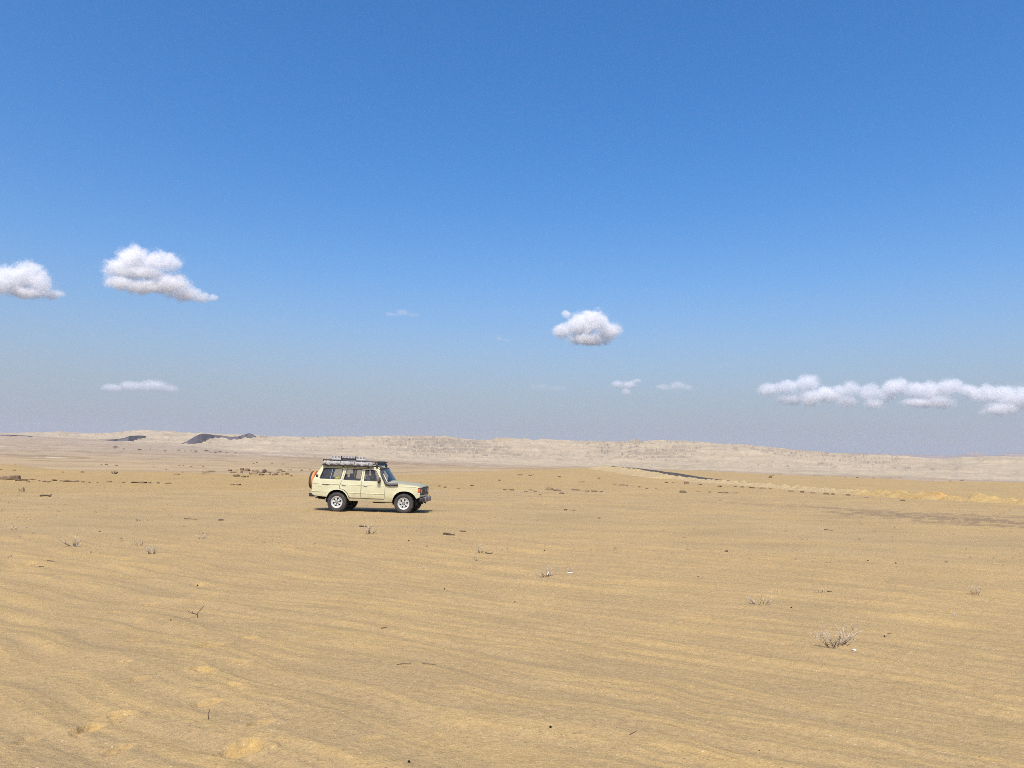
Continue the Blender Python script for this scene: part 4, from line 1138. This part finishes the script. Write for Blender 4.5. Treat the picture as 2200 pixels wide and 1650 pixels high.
for (px, py, h_, w_, n_, sd, lab) in SH:
    if n_: shrub_at(px, py, h_, w_, n_, sd, lab, spread=1.0 if w_ > 1.9 * h_ else .4)
def stick(px, py, pts_px, rad, name, label, group=None, cat="twig", mat=None):
    """pts: (dx, dy) photo pixels: x across, y height above the ground or (dx, dy, depth)"""
    p = hit(px, py); s_ = dist_px(p) / F
    root = empty(name, (p.x, p.y, p.z)); tag(root, label, cat, group)
    for part_pts in pts_px:
        P3 = []
        for q_ in part_pts:
            x, z = q_[0] * s_, q_[1] * s_; y = (q_[2] if len(q_) > 2 else 0) * s_
            P3.append((x, y, float(zf(p.x + x, p.y + y)[0]) - p.z + z))
        mb = MB().tube(P3, [rad * (1 - .5 * i / max(1, len(P3) - 1)) for i in range(len(P3))], 6)
        me = mb.mesh("branch", mat or M_TWIGD, True)
        at = me.attributes.new("along", 'FLOAT', 'POINT'); at.data.foreach_set("value", np.full(len(mb.v), .35, dtype=np.float32))
        link(bpy.data.objects.new("branch", me), root)
    return root
stick(425, 1327, [[(0, -1), (-1, 4), (-2, 8), (2, 13), (7, 18), (12, 24)], [(-1, 6), (-8, 9), (-16, 11), (-23, 16)], [(-12, 10), (-13, 15)]], .0065, "forked_twig", "dark forked twig with two spread arms standing alone in the sand")
stick(447, 1546, [[(0, -1), (1, 6), (-1, 12), (2, 18), (3, 23)]], .004, "upright_twig", "thin crooked twig sticking straight up between the footprints")
stick(870, 1427, [[(-16, 1, -6), (-6, 1.5, 0), (6, 1.5, 3), (14, 1, 4)]], .0032, "fallen_twig", "long thin twig lying bent on the bare rippled sand")
stick(925, 1428, [[(-18, 1, 3), (-6, 1.5, 0), (8, 1.5, -4), (14, 1, -2)], [(4, 1.5, -3), (10, 2, 4)]], .0028, "fallen_twig", "thin twig with a side shoot lying beside the long bent one")
stick(825, 1349, [[(-5, 1, -3), (5, 1, 4)]], .008, "fallen_stick", "short dark stick lying alone on the middle of the ripples")
stick(108, 1206, [[(-10, .8, 6), (2, 1, 0), (10, .8, -2)]], .011, "fallen_twig", "bent twig on the sand in front of the wide pale shrub")
stick(90, 1218, [[(-6, .8, 0), (6, .8, -2)]], .009, "fallen_stick", "tiny stick lying just nearer than the bent twig")
stick(410, 1116, [[(-18, 1, 8), (-4, 1.5, 0), (16, 1, -5)]], .014, "fallen_branch", "thin curved branch lying where grit meets the ripples")
stick(964, 1150, [[(-12, 1, 8), (0, 2, 0), (14, 1, -6)], [(-12, 3, 14), (-4, 3, 8), (4, 2, 8)], [(2, 1, 4), (12, 1, 8)]], .020, "fallen_branch", "bundle of fallen branches on the grit ahead of the car")
stick(1050, 1190, [[(-8, 4, 0), (-2, 1, 0), (6, 1, 0), (8, 5, 0)]], .012, "curled_twig", "curled twig with raised ends beside the thin grey shrub")
stick(1770, 1272, [[(9, 1, 4), (18, 1, 2)]], .010, "fallen_stick", "short stick lying beside the small dark forked shrub")
stick(995, 1142, [[(-6, 1, 2), (6, 1, -2)]], .022, "fallen_stick", "short dark stick beyond the bundle of fallen branches")
stick(780, 1132, [[(-8, 1, 2), (0, 1.5, 0), (8, 1, -1)]], .030, "fallen_log", "thick dark stick lying behind the grey shrub near the car")
stick(97, 1067, [[(-12, 2, 2), (0, 3, 0), (10, 3, 0), (16, 0, -6)], [(8, 1, 0), (14, 5, 0)]], .045, "fallen_branch", "thick dead branch lying near the pale boulder")
stick(1860, 1395, [[(-30, 0, 0), (-4, 1, 2)]], .0001, "hair_root", "x") if False else None
stick(1912, 1362, [[(-4, .6, 3), (4, .6, -2)]], .004, "fallen_stick", "hair thin stick near the black pebble and the largest shrub")
stick(1360, 1575, [[(-8, .6, -8), (8, .8, 8)]], .004, "fallen_stick", "thin stick lying slanted on the nearest sand past the black pebble")
stick(1780, 1085 + 54, [[(-6, .8, 8), (6, .8, -8)]], .018, "fallen_stick", "short stick on the grit in front of the dark wheel tracks")

def rock_material(name, a, b):
    mt, nt, out = nodes(name)
    p = N(nt, "ShaderNodeBsdfPrincipled"); nt.links.new(p.outputs[0], out.inputs[0])
    tc = N(nt, "ShaderNodeTexCoord"); oi = N(nt, "ShaderNodeObjectInfo")
    nz = noise(nt, 3.0, 7, 0.7, tc.outputs["Object"])
    ad = N(nt, "ShaderNodeMath", operation='MULTIPLY_ADD'); nt.links.new(oi.outputs["Random"], ad.inputs[0]); ad.inputs[1].default_value = 0.3; nt.links.new(nz.outputs["Fac"], ad.inputs[2])
    r_ = ramp(nt, ad.outputs[0], [(0.4, a), (0.85, b)]); nt.links.new(r_.outputs[0], p.inputs["Base Color"])
    p.inputs["Roughness"].default_value = 0.9; p.inputs["Specular IOR Level"].default_value = 0.2
    bu = N(nt, "ShaderNodeBump"); bu.inputs["Distance"].default_value = 0.05; nt.links.new(nz.outputs["Fac"], bu.inputs["Height"]); nt.links.new(bu.outputs[0], p.inputs["Normal"])
    return mt
M_ROCK = rock_material("dark_brown_rock", (0.085, 0.058, 0.037), (0.26, 0.18, 0.105))  # dark brown throughout, paler at random
M_ROCKP = rock_material("pale_rock", (0.25, 0.18, 0.10), (0.38, 0.29, 0.17))
M_ROCKW = rock_material("white_scrap", (0.55, 0.54, 0.52), (0.68, 0.67, 0.65))
M_ROCKB = rock_material("black_pebble_stone", (0.012, 0.010, 0.009), (0.04, 0.03, 0.025))
def rock_mesh(seed, mat, slab=True):
    rng = random.Random(seed); bm = bmesh.new()
    bmesh.ops.create_icosphere(bm, subdivisions=2, radius=1.0)
    planes = []
    for _ in range(9):
        n_ = Vector((rng.gauss(0, 1), rng.gauss(0, 1), rng.gauss(0, .8))).normalized(); planes.append((n_, rng.uniform(.55, .9)))
    planes.append((Vector((rng.gauss(0, .12), rng.gauss(0, .12), 1)).normalized(), .55 if slab else .8))
    for v in bm.verts:
        for n_, d_ in planes:
            k = v.co.dot(n_) - d_
            if k > 0: v.co -= n_ * k
        v.co *= 1 + rng.uniform(-.05, .05)
        if slab and v.co.z < 0: v.co.x *= .86; v.co.y *= .86
    xs = max(abs(v.co.x) for v in bm.verts); ys = max(abs(v.co.y) for v in bm.verts); zs = max(v.co.z for v in bm.verts)
    for v in bm.verts: v.co.x *= .5 / xs; v.co.y *= .5 / ys; v.co.z *= 1 / zs
    me = bpy.data.meshes.new("rock"); bm.to_mesh(me); bm.free(); me.materials.append(mat)
    return me
RM = [rock_mesh(i, M_ROCK) for i in range(8)]; RP = [rock_mesh(20 + i, M_ROCKP) for i in range(5)]
rr = random.Random(5)
def rock(px, py, w, h_, label, group=None, ms=RM, name="rock", cat="rock", rot=None, depth=None):
    p = hit(px, py); s_ = dist_px(p) / F
    o = bpy.data.objects.new(name, rr.choice(ms)); COL.objects.link(o)
    ww, hh = w * s_, h_ * s_
    o.scale = (ww, depth * s_ if depth else ww * rr.uniform(.6, 1.1), hh * 1.0)
    o.rotation_euler = (rr.gauss(0, .06), rr.gauss(0, .05), rot if rot is not None else rr.gauss(0, .3))
    o.location = (p.x, p.y, p.z + .06 * hh)
    return tag(o, label, cat, group)
G1 = ("flat dark rock slab in the broken ledge at the foot of the yellow drift", "rock slabs of the ledge below the yellow drift")
rock(27, 1030, 30, 8, "largest dark slab of the ledge with a smaller slab resting on it")
rock(26, 1025, 12, 4, "small dark slab resting on the largest slab of the ledge")
rock(7, 1030, 16, 7, *G1); rock(48, 1033, 26, 4, *G1)
for (x, y, w, h_) in [(72, 1031, 16, 2.5), (95, 1035, 9, 2.5), (117, 1033, 12, 3), (132, 1034, 8, 2), (148, 1034.5, 24, 3), (163, 1035, 12, 2.5), (179, 1036, 10, 2), (192, 1037, 7, 2), (235, 1035.5, 11, 2.5), (291, 1037, 18, 2.5), (306, 1038, 20, 3), (322, 1038, 9, 2),
                       (340, 1038, 8, 2), (362, 1039, 14, 2.2), (60, 1036, 8, 2), (84, 1034, 6, 2), (105, 1036, 7, 2), (210, 1037, 6, 1.8), (265, 1037, 6, 1.6), (500, 1042, 10, 2), (512, 1042, 12, 2)]: rock(x, y, w, h_, *G1)
rock(47, 1056, 13, 9, "pale angular boulder alone on the grit near the dead branch", None, RP, "boulder", "boulder")
G2 = ("dark tilted slab in the rocky outcrop on the rise behind the car", "slabs of the outcrop behind the car")
for (x, y, w, h_) in [(520, 1010, 9, 4), (531, 1010, 10, 4), (527, 1012, 22, 2.5), (550, 1013, 20, 3.5), (576, 1016, 14, 3), (591, 1020.5, 13, 4), (600, 1011, 14, 3), (609, 1014, 10, 2.5), (617, 1019, 14, 3.5), (626, 1023.5, 7, 2.5), (509, 1023.5, 17, 4), (523, 1025, 11, 2.5), (533, 1025, 6, 3),
                       (552, 1016, 12, 2.5), (560, 1017, 10, 2.5), (562, 1021, 12, 3), (494, 1012, 10, 3), (500, 1016, 14, 2.5), (606, 1021, 6, 2.5), (598, 1016, 6, 3)]: rock(x, y, w, h_, *G2)
rock(567, 1016, 11, 8, "tallest black boulder in the middle of the outcrop behind the car", name="boulder", cat="boulder")
for (x, y, w, h_) in [(514, 1017, 18, 6), (545, 1019, 20, 5), (505, 1013, 14, 5), (610, 1019, 12, 4), (575, 1020, 14, 4)]:
    rock(x, y, w, h_, "pale sandy rock between the dark slabs of the outcrop behind the car", "pale rocks of the outcrop behind the car", RP)
rock(448, 1014.5, 27, 3.5, "long low slab lying left of the outcrop before the plain", None)
rock(437, 1019, 9, 2, "small flat stone in front of the long low slab"); 
G3 = ("small dark rock in the scattered line beyond the car's bonnet", "rocks in the line beyond the bonnet")
rock(1179, 1053, 22, 6, "biggest dark boulder of the scattered line beyond the bonnet", None, name="boulder", cat="boulder")
for (x, y, w, h_) in [(1197, 1055, 17, 3), (1206, 1061, 13, 3), (1099, 1053.5, 12, 3), (1085, 1053, 8, 2), (1130, 1056.5, 10, 2), (1140, 1053.5, 10, 2), (1150, 1056, 8, 2), (1236, 1053, 18, 2.5), (1262, 1056, 12, 2.2), (1277, 1056.5, 14, 2.5), (1293, 1057, 12, 2), (985, 1050, 7, 2), (956, 1048, 6, 2.5), (944, 1045, 5, 2),
                       (1013, 1044, 6, 2), (1160, 1064, 8, 2), (1215, 1096, 8, 2.2), (1233, 1097, 6, 1.8), (1287, 1114, 7, 2)]: rock(x, y, w, h_, *G3)
G4 = ("low dark stone near the crest where the road goes over", "stones near the crest by the road")
for (x, y, w, h_) in [(1118, 1021, 12, 2.2), (1139, 1022, 10, 2.2), (1146, 1021, 4, 2.5), (1287, 1028.5, 7, 2.5), (1250, 1036, 14, 2), (1202, 1025, 6, 2), (1320, 1042, 10, 2), (1340, 1043.5, 20, 2.5), (1374, 1047, 8, 2.5), (1432, 1037, 8, 2), (1446, 1038, 6, 2), (1390, 1050, 6, 2), (1410, 1051, 6, 2)]: rock(x, y, w, h_, *G4)
rock(1475, 1040, 10, 6, "dark brown boulder beside the pale bank of the road", None, name="boulder", cat="boulder")
rock(1468, 1058.5, 22, 4.5, "flat dark slab lying on the sand in front of the road bank", None)
rock(1548, 1076, 8, 4, "single pale stone on the grit in front of the road bank", None, RP)
G5 = ("dark slab broken out along the foot of the road bank", "slabs along the foot of the road bank")
for (x, y, w, h_) in [(1505, 1042, 12, 2.5), (1546, 1046, 14, 3.5), (1580, 1046, 7, 2), (1594, 1047, 11, 2.5), (1500, 1057, 9, 2), (1555, 1059.5, 26, 2.5), (1580, 1060, 10, 2), (1525, 1058, 7, 2), (1615, 1048.5, 12, 2.5), (1640, 1051, 18, 3), (1655, 1051, 8, 3), (1700, 1056.5, 12, 3), (1724, 1058, 10, 3), (1745, 1060, 14, 3), (1775, 1062, 16, 3.5), (1790, 1062.5, 8, 2.5), (1822, 1064.5, 12, 3), (1862, 1070, 10, 2.5), (1940, 1075, 14, 2)]: rock(x, y, w, h_, *G5)
G6 = ("small stone on the crest of the plain beyond the road bank", "stones along the crest beyond the road")
for k in range(20):
    x = 1560 + k * 32 + rr.uniform(-12, 12); rock(x, np.interp(x, [1500, 1850, 2200], [1013, 1022.5, 1036]) + rr.uniform(0, 5), rr.uniform(3, 8), rr.uniform(1.0, 1.8), *G6, ms=rr.choice([RM, RP]))
rock(1655, 1026, 10, 4.5, "dark boulder on the flat between the road bank and the crest", None, name="boulder", cat="boulder")
G7 = ("dark stub of a desert plant on the yellow drift slope", "plant stubs on the drift slope")
for (x, y, w, h_) in [(177, 1015, 8, 2.5), (135, 1015, 6, 1.8), (380, 1020, 12, 2.2), (30, 1011, 8, 2), (2, 1010, 5, 2), (1073, 1033, 6, 3), (1015, 1044, 6, 2), (33, 999, 4, 1.2)]: rock(x, y, w, h_, *G7, name="plant_stub", cat="plant")
G8 = ("dark speck of stone on the flat plain behind the drift crest", "stones on the plain behind the drift")
for (x, y, w, h_) in [(218, 999, 4, 2), (229, 998.5, 7, 2), (250, 1001, 6, 2.5), (332, 1004, 5, 1.5), (385, 1001, 5, 1.5), (394, 1001, 4, 1.5), (411, 1004, 5, 2), (436, 1003, 4, 2), (552, 994, 4, 1.5), (545, 996, 4, 1.5), (585, 996, 5, 1.5), (608, 997.5, 4, 1.5), (625, 1010.5, 5, 2), (648, 1011, 5, 2.5), (620, 1010, 3, 1.5), (666, 1010, 6, 2), (358, 1009, 4, 1.5), (393, 1015, 4, 1.5)]: rock(x, y, w, h_, *G8)
# single small things on the near sand
rock(475, 1118, 11, 2.5, "flat dark stone where the grit meets the rippled sand", name="stone", cat="stone")
rock(214, 1142.5, 5, 2, "small dark stone on the ripples behind the two neighbouring shrubs", name="stone", cat="stone")
rock(1561, 1185, 8, 3, "dark flat stone with a tiny sprig beside it on the grit", name="stone", cat="stone")
rock(1183, 1563, 6, 4, "black pebble lying alone on the nearest rippled sand", None, [rock_mesh(60, M_ROCKB, False)], "pebble", "pebble")
rock(1900, 1368, 5, 3, "black pebble on the sand beyond the largest shrub", None, [rock_mesh(61, M_ROCKB, False)], "pebble", "pebble")
rock(879, 1638, 7, 4, "black curled scrap at the near edge of the sand", None, [rock_mesh(62, M_ROCKB, False)], "pebble", "pebble")
rock(2050, 1322, 6, 4, "single white pebble on open sand toward the lone grassy shrub", None, [rock_mesh(63, M_ROCKW, False)], "pebble", "pebble")
for i, (x, y) in enumerate([(1500, 1240), (955, 1266), (1865, 1205), (1925, 1210), (1170, 1183), (878, 1162), (367, 1333), (1106, 1294), (1631, 1613), (425, 1258), (1700, 1306)]):
    rock(x, y, rr.uniform(3, 4.5), rr.uniform(1.5, 2.5), "tiny dark pebble scattered on the rippled sand", "tiny pebbles scattered on the ripples", [rock_mesh(70 + i, M_ROCKB, False)], "pebble", "pebble")
def litter(px, py, w, h_, label, seed):
    p = hit(px, py); s_ = dist_px(p) / F; rng = random.Random(seed); mb = MB()
    ph = [rng.uniform(0, 6) for _ in range(4)]
    def fn(u, v):
        x = (u - .5) * w * s_; y = (v - .5) * w * .5 * s_
        return (x, y, h_ * s_ * (.5 + .5 * math.sin(5 * u + ph[0]) * math.sin(4 * v + ph[1])) * (.3 + .7 * v) + .004)
    mb.grid(fn, 8, 6)
    o = mb.build("paper_scrap", M_ROCKW, None, True); o.location = p
    md = o.modifiers.new("thick", 'SOLIDIFY'); md.thickness = .003
    return tag(o, label, "litter")
litter(1180, 1236, 9, 9, "crumpled white paper scrap caught in the bright spiky shrub", 1)
litter(1225, 1231, 12, 2, "flat white strip of litter under the tiny pale sprig", 2)
litter(165, 1173, 8, 3, "white scrap caught at the foot of the wide pale shrub", 3)
litter(1835, 1398, 9, 3, "white scrap lying at the root end of the largest shrub", 4)
litter(1548, 1186 - 4, 4, 3, "tiny greenish sprig scrap beside the dark flat stone", 5) if False else None
# grassy clump on the drift slope and trees far out on the plain
M_LEAF = simple("dull_desert_leaf", (0.075, 0.07, 0.045), 0.9, 0, 0.3, 0.8)
M_BARK = simple("grey_bark", (0.09, 0.07, 0.05), 0.9, 0, 0.3, 3.0)
shrub_at(247, 1018, 6, 11, 10, 40, "low brown grass clump on the yellow drift slope", "grass_clump", "grass", M_TWIGD, thick=1.6)
def tree(px, py, w, h_, seed, label, group):
    p = hit(px, py); s_ = dist_px(p) / F; rng = random.Random(seed)
    W, H_ = w * s_, h_ * s_
    root = empty("acacia_tree", (p.x, p.y, p.z - .1)); tag(root, label, "tree", group)
    mb = MB(); tops = []
    for k in range(3):
        a = rng.uniform(0, 6.28); e = Vector((math.cos(a) * W * .25, math.sin(a) * W * .25, H_ * .68)); tops.append(e)
        mb.tube([(0, 0, 0), (e.x * .3, e.y * .3, H_ * .3), tuple(e)], [H_ * .05, H_ * .035, H_ * .018], 6)
    mb.build("trunk", M_BARK, root, True)
    mb = MB()
    for _ in range(420):
        a = rng.uniform(0, 6.28); r_ = math.sqrt(rng.random()); q_ = 1 - r_ * r_
        cc2 = rng.choice(tops)
        c0 = Vector((cc2.x * .6 + math.cos(a) * r_ * W * .42, cc2.y * .6 + math.sin(a) * r_ * W * .42, H_ * (.55 + rng.random() * .42 * q_ + rng.uniform(-.08, .04))))
        sz = W * rng.uniform(.02, .045)
        n1 = Vector((rng.gauss(0, 1), rng.gauss(0, 1), rng.gauss(0, 1))).normalized(); n2 = n1.orthogonal().normalized()
        mb.add([c0 + n1 * sz, c0 + n2 * sz, c0 - n1 * sz * .8, c0 - n2 * sz * .7], [(0, 1, 2, 3)])
    mb.build("crown", M_LEAF, root)
TL = ("flat topped dark acacia standing far out on the grey plain", "acacias on the far plain")
tree(247, 964, 12, 6, 1, "widest flat topped acacia at the left end of the far tree line", None)
for i, (x, y, w, h_) in enumerate([(267, 966, 6, 3), (300, 968, 9, 4), (323, 966, 4, 2.5), (355, 971, 7, 4), (384, 969.5, 9, 4), (397, 970, 5, 2.5), (411, 970.5, 6, 3), (421, 972, 9, 4.5), (443, 970.5, 10, 4.5), (452, 973, 8, 3), (463, 974, 9, 4), (473, 972.5, 8, 4), (486, 974, 5, 3), (505, 974.5, 6, 3)]):
    tree(x, y, w, h_, 10 + i, *TL)
# grit lying over the flat: countless small stones
rng = np.random.default_rng(3); n_g = 26000
gd_ = np.sqrt(rng.uniform(19 ** 2, 75 ** 2, n_g)); ga_ = rng.uniform(-R(40), R(40), n_g)
keep = rng.random(n_g) < (0.35 + 0.65 * (fbm(np.sin(ga_) * gd_ / 5, np.cos(ga_) * gd_ / 5, 2, 501) > -.1)); gd_, ga_ = gd_[keep], ga_[keep]
n_g = len(gd_)
ex_, ey_ = np.sin(ga_) * gd_, np.cos(ga_) * gd_; ez_ = zf(ex_, ey_)
sz_ = 0.014 + 0.045 * rng.random(n_g) ** 3.5
oc = np.array([[1, 0, 0], [0, 1, 0], [-1, 0, 0], [0, -1, 0], [0, 0, .8]], float)
th = rng.uniform(0, 6.28, n_g)
V = []
for k in range(5):
    s1 = sz_ * rng.uniform(.7, 1.4, n_g)
    V.append(np.stack([ex_ + (oc[k, 0] * np.cos(th) - oc[k, 1] * np.sin(th)) * s1, ey_ + (oc[k, 0] * np.sin(th) + oc[k, 1] * np.cos(th)) * s1, ez_ + oc[k, 2] * s1 - .002], 1))
V = np.stack(V, 1).reshape(-1, 3)
b0 = (np.arange(n_g) * 5)[:, None, None]
tri = (b0 + np.array([[0, 1, 4], [1, 2, 4], [2, 3, 4], [3, 0, 4]])[None]).reshape(-1, 3)
M_GRIT = rock_material("grit_stone", (0.12, 0.085, 0.052), (0.36, 0.26, 0.15))
tag(link(bpy.data.objects.new("grit", np_mesh("grit", V, tri, M_GRIT, False))), "loose grit and small stones strewn over the flat sand", "grit", kind="stuff")
# ------------------------------------------------------------------ clouds (real volumes far beyond the haze)
def cloud_material(name, lobes, sigma, rmean, seed, erode):
    mt, nt, out = nodes(name)
    tc = N(nt, "ShaderNodeTexCoord"); ob = tc.outputs["Object"]
    cur = None
    for (c_, r_) in lobes:
        sb = N(nt, "ShaderNodeVectorMath", operation='SUBTRACT'); nt.links.new(ob, sb.inputs[0]); sb.inputs[1].default_value = c_
        dv = N(nt, "ShaderNodeVectorMath", operation='DIVIDE'); nt.links.new(sb.outputs[0], dv.inputs[0]); dv.inputs[1].default_value = r_
        ln = N(nt, "ShaderNodeVectorMath", operation='LENGTH'); nt.links.new(dv.outputs[0], ln.inputs[0])
        if cur is None: cur = ln.outputs["Value"]
        else:
            mn = N(nt, "ShaderNodeMath", operation='SMOOTH_MIN'); mn.inputs[2].default_value = 0.25
            nt.links.new(cur, mn.inputs[0]); nt.links.new(ln.outputs["Value"], mn.inputs[1]); cur = mn.outputs[0]
    ad = N(nt, "ShaderNodeVectorMath", operation='ADD'); nt.links.new(ob, ad.inputs[0]); ad.inputs[1].default_value = (seed * 917.0, seed * 311.0, 0)
    nz = noise(nt, 1.15 / rmean, 3.0, 0.55, ad.outputs[0], 0.4)
    n2 = noise(nt, 4.6 / rmean, 9.0, 0.72, ad.outputs[0], 0.6)
    k1 = N(nt, "ShaderNodeMath", operation='MULTIPLY_ADD'); nt.links.new(nz.outputs["Fac"], k1.inputs[0]); k1.inputs[1].default_value = erode * 2.6; k1.inputs[2].default_value = 0.86 - erode * 1.3
    k3 = N(nt, "ShaderNodeMath", operation='MULTIPLY_ADD'); nt.links.new(n2.outputs["Fac"], k3.inputs[0]); k3.inputs[1].default_value = erode * 3.0; k3.inputs[2].default_value = -erode * 1.5
    k4 = N(nt, "ShaderNodeMath", operation='ADD'); nt.links.new(k1.outputs[0], k4.inputs[0]); nt.links.new(k3.outputs[0], k4.inputs[1])
    k2 = N(nt, "ShaderNodeMath", operation='SUBTRACT'); nt.links.new(k4.outputs[0], k2.inputs[0]); nt.links.new(cur, k2.inputs[1])
    mr = N(nt, "ShaderNodeMapRange", interpolation_type='SMOOTHSTEP'); nt.links.new(k2.outputs[0], mr.inputs[0])
    mr.inputs[1].default_value = 0.0; mr.inputs[2].default_value = 0.5; mr.inputs[3].default_value = 0.0; mr.inputs[4].default_value = sigma
    pv = N(nt, "ShaderNodeVolumePrincipled"); pv.inputs["Color"].default_value = (0.972, 0.972, 0.976, 1)
    pv.inputs["Anisotropy"].default_value = 0.0
    nt.links.new(mr.outputs[0], pv.inputs["Density"])
    nt.links.new(pv.outputs[0], out.inputs["Volume"])
    return mt
def cloud(lobes_px, base_y, dens, label, seed, erode=0.5, dist=None):
    mx = sum(l[0] for l in lobes_px) / len(lobes_px)
    r_ = ray(mx, base_y); el = r_.z / math.hypot(r_.x, r_.y)
    d0 = dist or min(14000.0, 1000.0 / el)
    rng = random.Random(seed)
    rc = ray(mx, sum(l[1] for l in lobes_px) / len(lobes_px)); c0 = CAM + rc * (d0 / math.hypot(rc.x, rc.y))
    lobes = []; bm = bmesh.new()
    for (x, y, rx, ry) in lobes_px:
        rv = ray(x, y); s_ = d0 / math.hypot(rv.x, rv.y); p = CAM + rv * s_
        sc_ = s_ / F
        a = Vector((p.x - c0.x, p.y - c0.y, p.z - c0.z)); fwd = Vector((rv.x, rv.y, 0)).normalized()
        dep = (rx + ry) / 2 * 1.1 * sc_
        a = a + fwd * rng.uniform(-.35, .35) * dep
        rad = (rx * sc_ * 1.12, dep * 1.12, ry * sc_ * 1.12)
        lobes.append((tuple(a), rad))
        mtx = Matrix.Translation(a) @ Matrix.Diagonal((rad[0] * 1.12, rad[1] * 1.12, rad[2] * 1.12, 1))
        bmesh.ops.create_icosphere(bm, subdivisions=3, radius=1.0, matrix=mtx)
    me = bpy.data.meshes.new("cloud"); bm.to_mesh(me); bm.free()
    o = bpy.data.objects.new("cloud", me); COL.objects.link(o)
    rmean = sum((l[1][0] + l[1][2]) / 2 for l in lobes) / len(lobes)
    md = o.modifiers.new("union", 'REMESH'); md.mode = 'VOXEL'; md.voxel_size = rmean * 0.16
    bpy.context.view_layer.update()
    me2 = bpy.data.meshes.new_from_object(o.evaluated_get(bpy.context.evaluated_depsgraph_get()))
    o.modifiers.clear(); o.data = me2; bpy.data.meshes.remove(me); me2.name = "cloud"
    me2.materials.clear()
    me2.materials.append(cloud_material("cloud_vapour", lobes, dens * 2.6 / rmean, rmean, seed, erode))
    o.location = c0
    return tag(o, label, "cloud")
cloud([(-20, 612, 45, 28), (28, 597, 44, 34), (60, 590, 36, 34), (86, 608, 32, 27), (60, 628, 60, 15), (112, 634, 26, 13)], 645, 1.0, "puffy cloud with a trailing thin tail, neighbour of the largest cloud", 1)
cloud([(256, 572, 40, 24), (287, 556, 42, 34), (335, 560, 34, 26), (362, 566, 30, 24), (300, 585, 70, 16), (258, 607, 40, 16), (310, 615, 60, 18), (370, 612, 44, 28), (395, 632, 40, 20), (432, 640, 22, 12), (458, 640, 12, 9)], 655, 1.0, "largest puffy cloud, two tiers with a flat grey base", 2)
cloud([(1212, 712, 26, 17), (1250, 700, 38, 34), (1278, 692, 38, 28), (1305, 710, 32, 26), (1262, 728, 54, 16), (1216, 676, 13, 10)], 742, 1.1, "compact bright round cloud with a notch, alone in clear sky", 3)
cloud([(240, 833, 30, 10), (285, 829, 35, 13), (330, 829, 38, 15), (365, 835, 22, 10)], 848, .4, "flat pale cloud bar low over the dark cloud shadow ridges", 4, .4)
cloud([(842, 675, 20, 6), (865, 671, 22, 8), (888, 676, 16, 6)], 684, .07, "thin faint cloud streak high above the car", 5, .6)
cloud([(1072, 727, 12, 6), (1088, 732, 9, 4)], 737, .06, "tiny faint wisp between the streak and the round cloud", 6, .6)
cloud([(1160, 832, 28, 8), (1195, 834, 20, 9)], 842, .06, "faint low smudge of cloud under the round cloud", 7, .6)
cloud([(1328, 826, 18, 10), (1352, 826, 20, 10), (1370, 818, 12, 5), (1345, 842, 13, 10)], 852, .4, "small anvil shaped cloud with a ragged foot", 8, .4)
cloud([(1425, 832, 18, 10), (1455, 830, 22, 11), (1480, 832, 12, 8)], 845, .2, "small hazy cloud beside the anvil shaped one", 9, .6)
cloud([(1650, 838, 28, 17), (1690, 832, 30, 18), (1735, 824, 34, 22), (1740, 855, 28, 25), (1770, 845, 26, 20), (1700, 858, 40, 14)], 880, .75, "first heap of the low cloud bank, with a tall pale column", 10, .38)
cloud([(1780, 850, 30, 20), (1905, 850, 26, 20), (1800, 842, 24, 20), (1830, 836, 26, 22), (1820, 862, 30, 16), (1868, 845, 30, 24), (1880, 868, 30, 14)], 882, .55, "ragged middle stretch of the low cloud bank", 11, .38)
cloud([(1925, 832, 34, 24), (1965, 838, 30, 22), (2000, 840, 30, 26), (2040, 833, 36, 22), (2025, 866, 30, 20), (2080, 840, 26, 18), (1980, 866, 50, 12)], 885, .75, "domed stretch of the low cloud bank with two rounded tops", 12, .38)
cloud([(2095, 850, 24, 18), (2120, 848, 24, 24), (2160, 850, 34, 28), (2200, 855, 34, 32), (2150, 880, 42, 18), (2230, 860, 34, 30)], 898, .8, "last and lowest heap of the low cloud bank", 13, .38)

# ------------------------------------------------------------------ haze
mt, nt, out = nodes("desert_haze")
pv = N(nt, "ShaderNodeVolumePrincipled"); pv.inputs["Color"].default_value = (0.86, 0.87, 0.96, 1)
pv.inputs["Density"].default_value = HAZE_DENSITY; pv.inputs["Anisotropy"].default_value = 0.2
nt.links.new(pv.outputs[0], out.inputs["Volume"])
zmin = float(min(gverts[:, 2].min(), -40))
mb = MB().box((0, 0, (zmin - 1.5 + 175) / 2), (12400, 12400, 175 - zmin + 1.5))
hz_o = mb.build("haze", mt); tag(hz_o, "thin pale desert haze over the whole plain", "haze", kind="stuff")
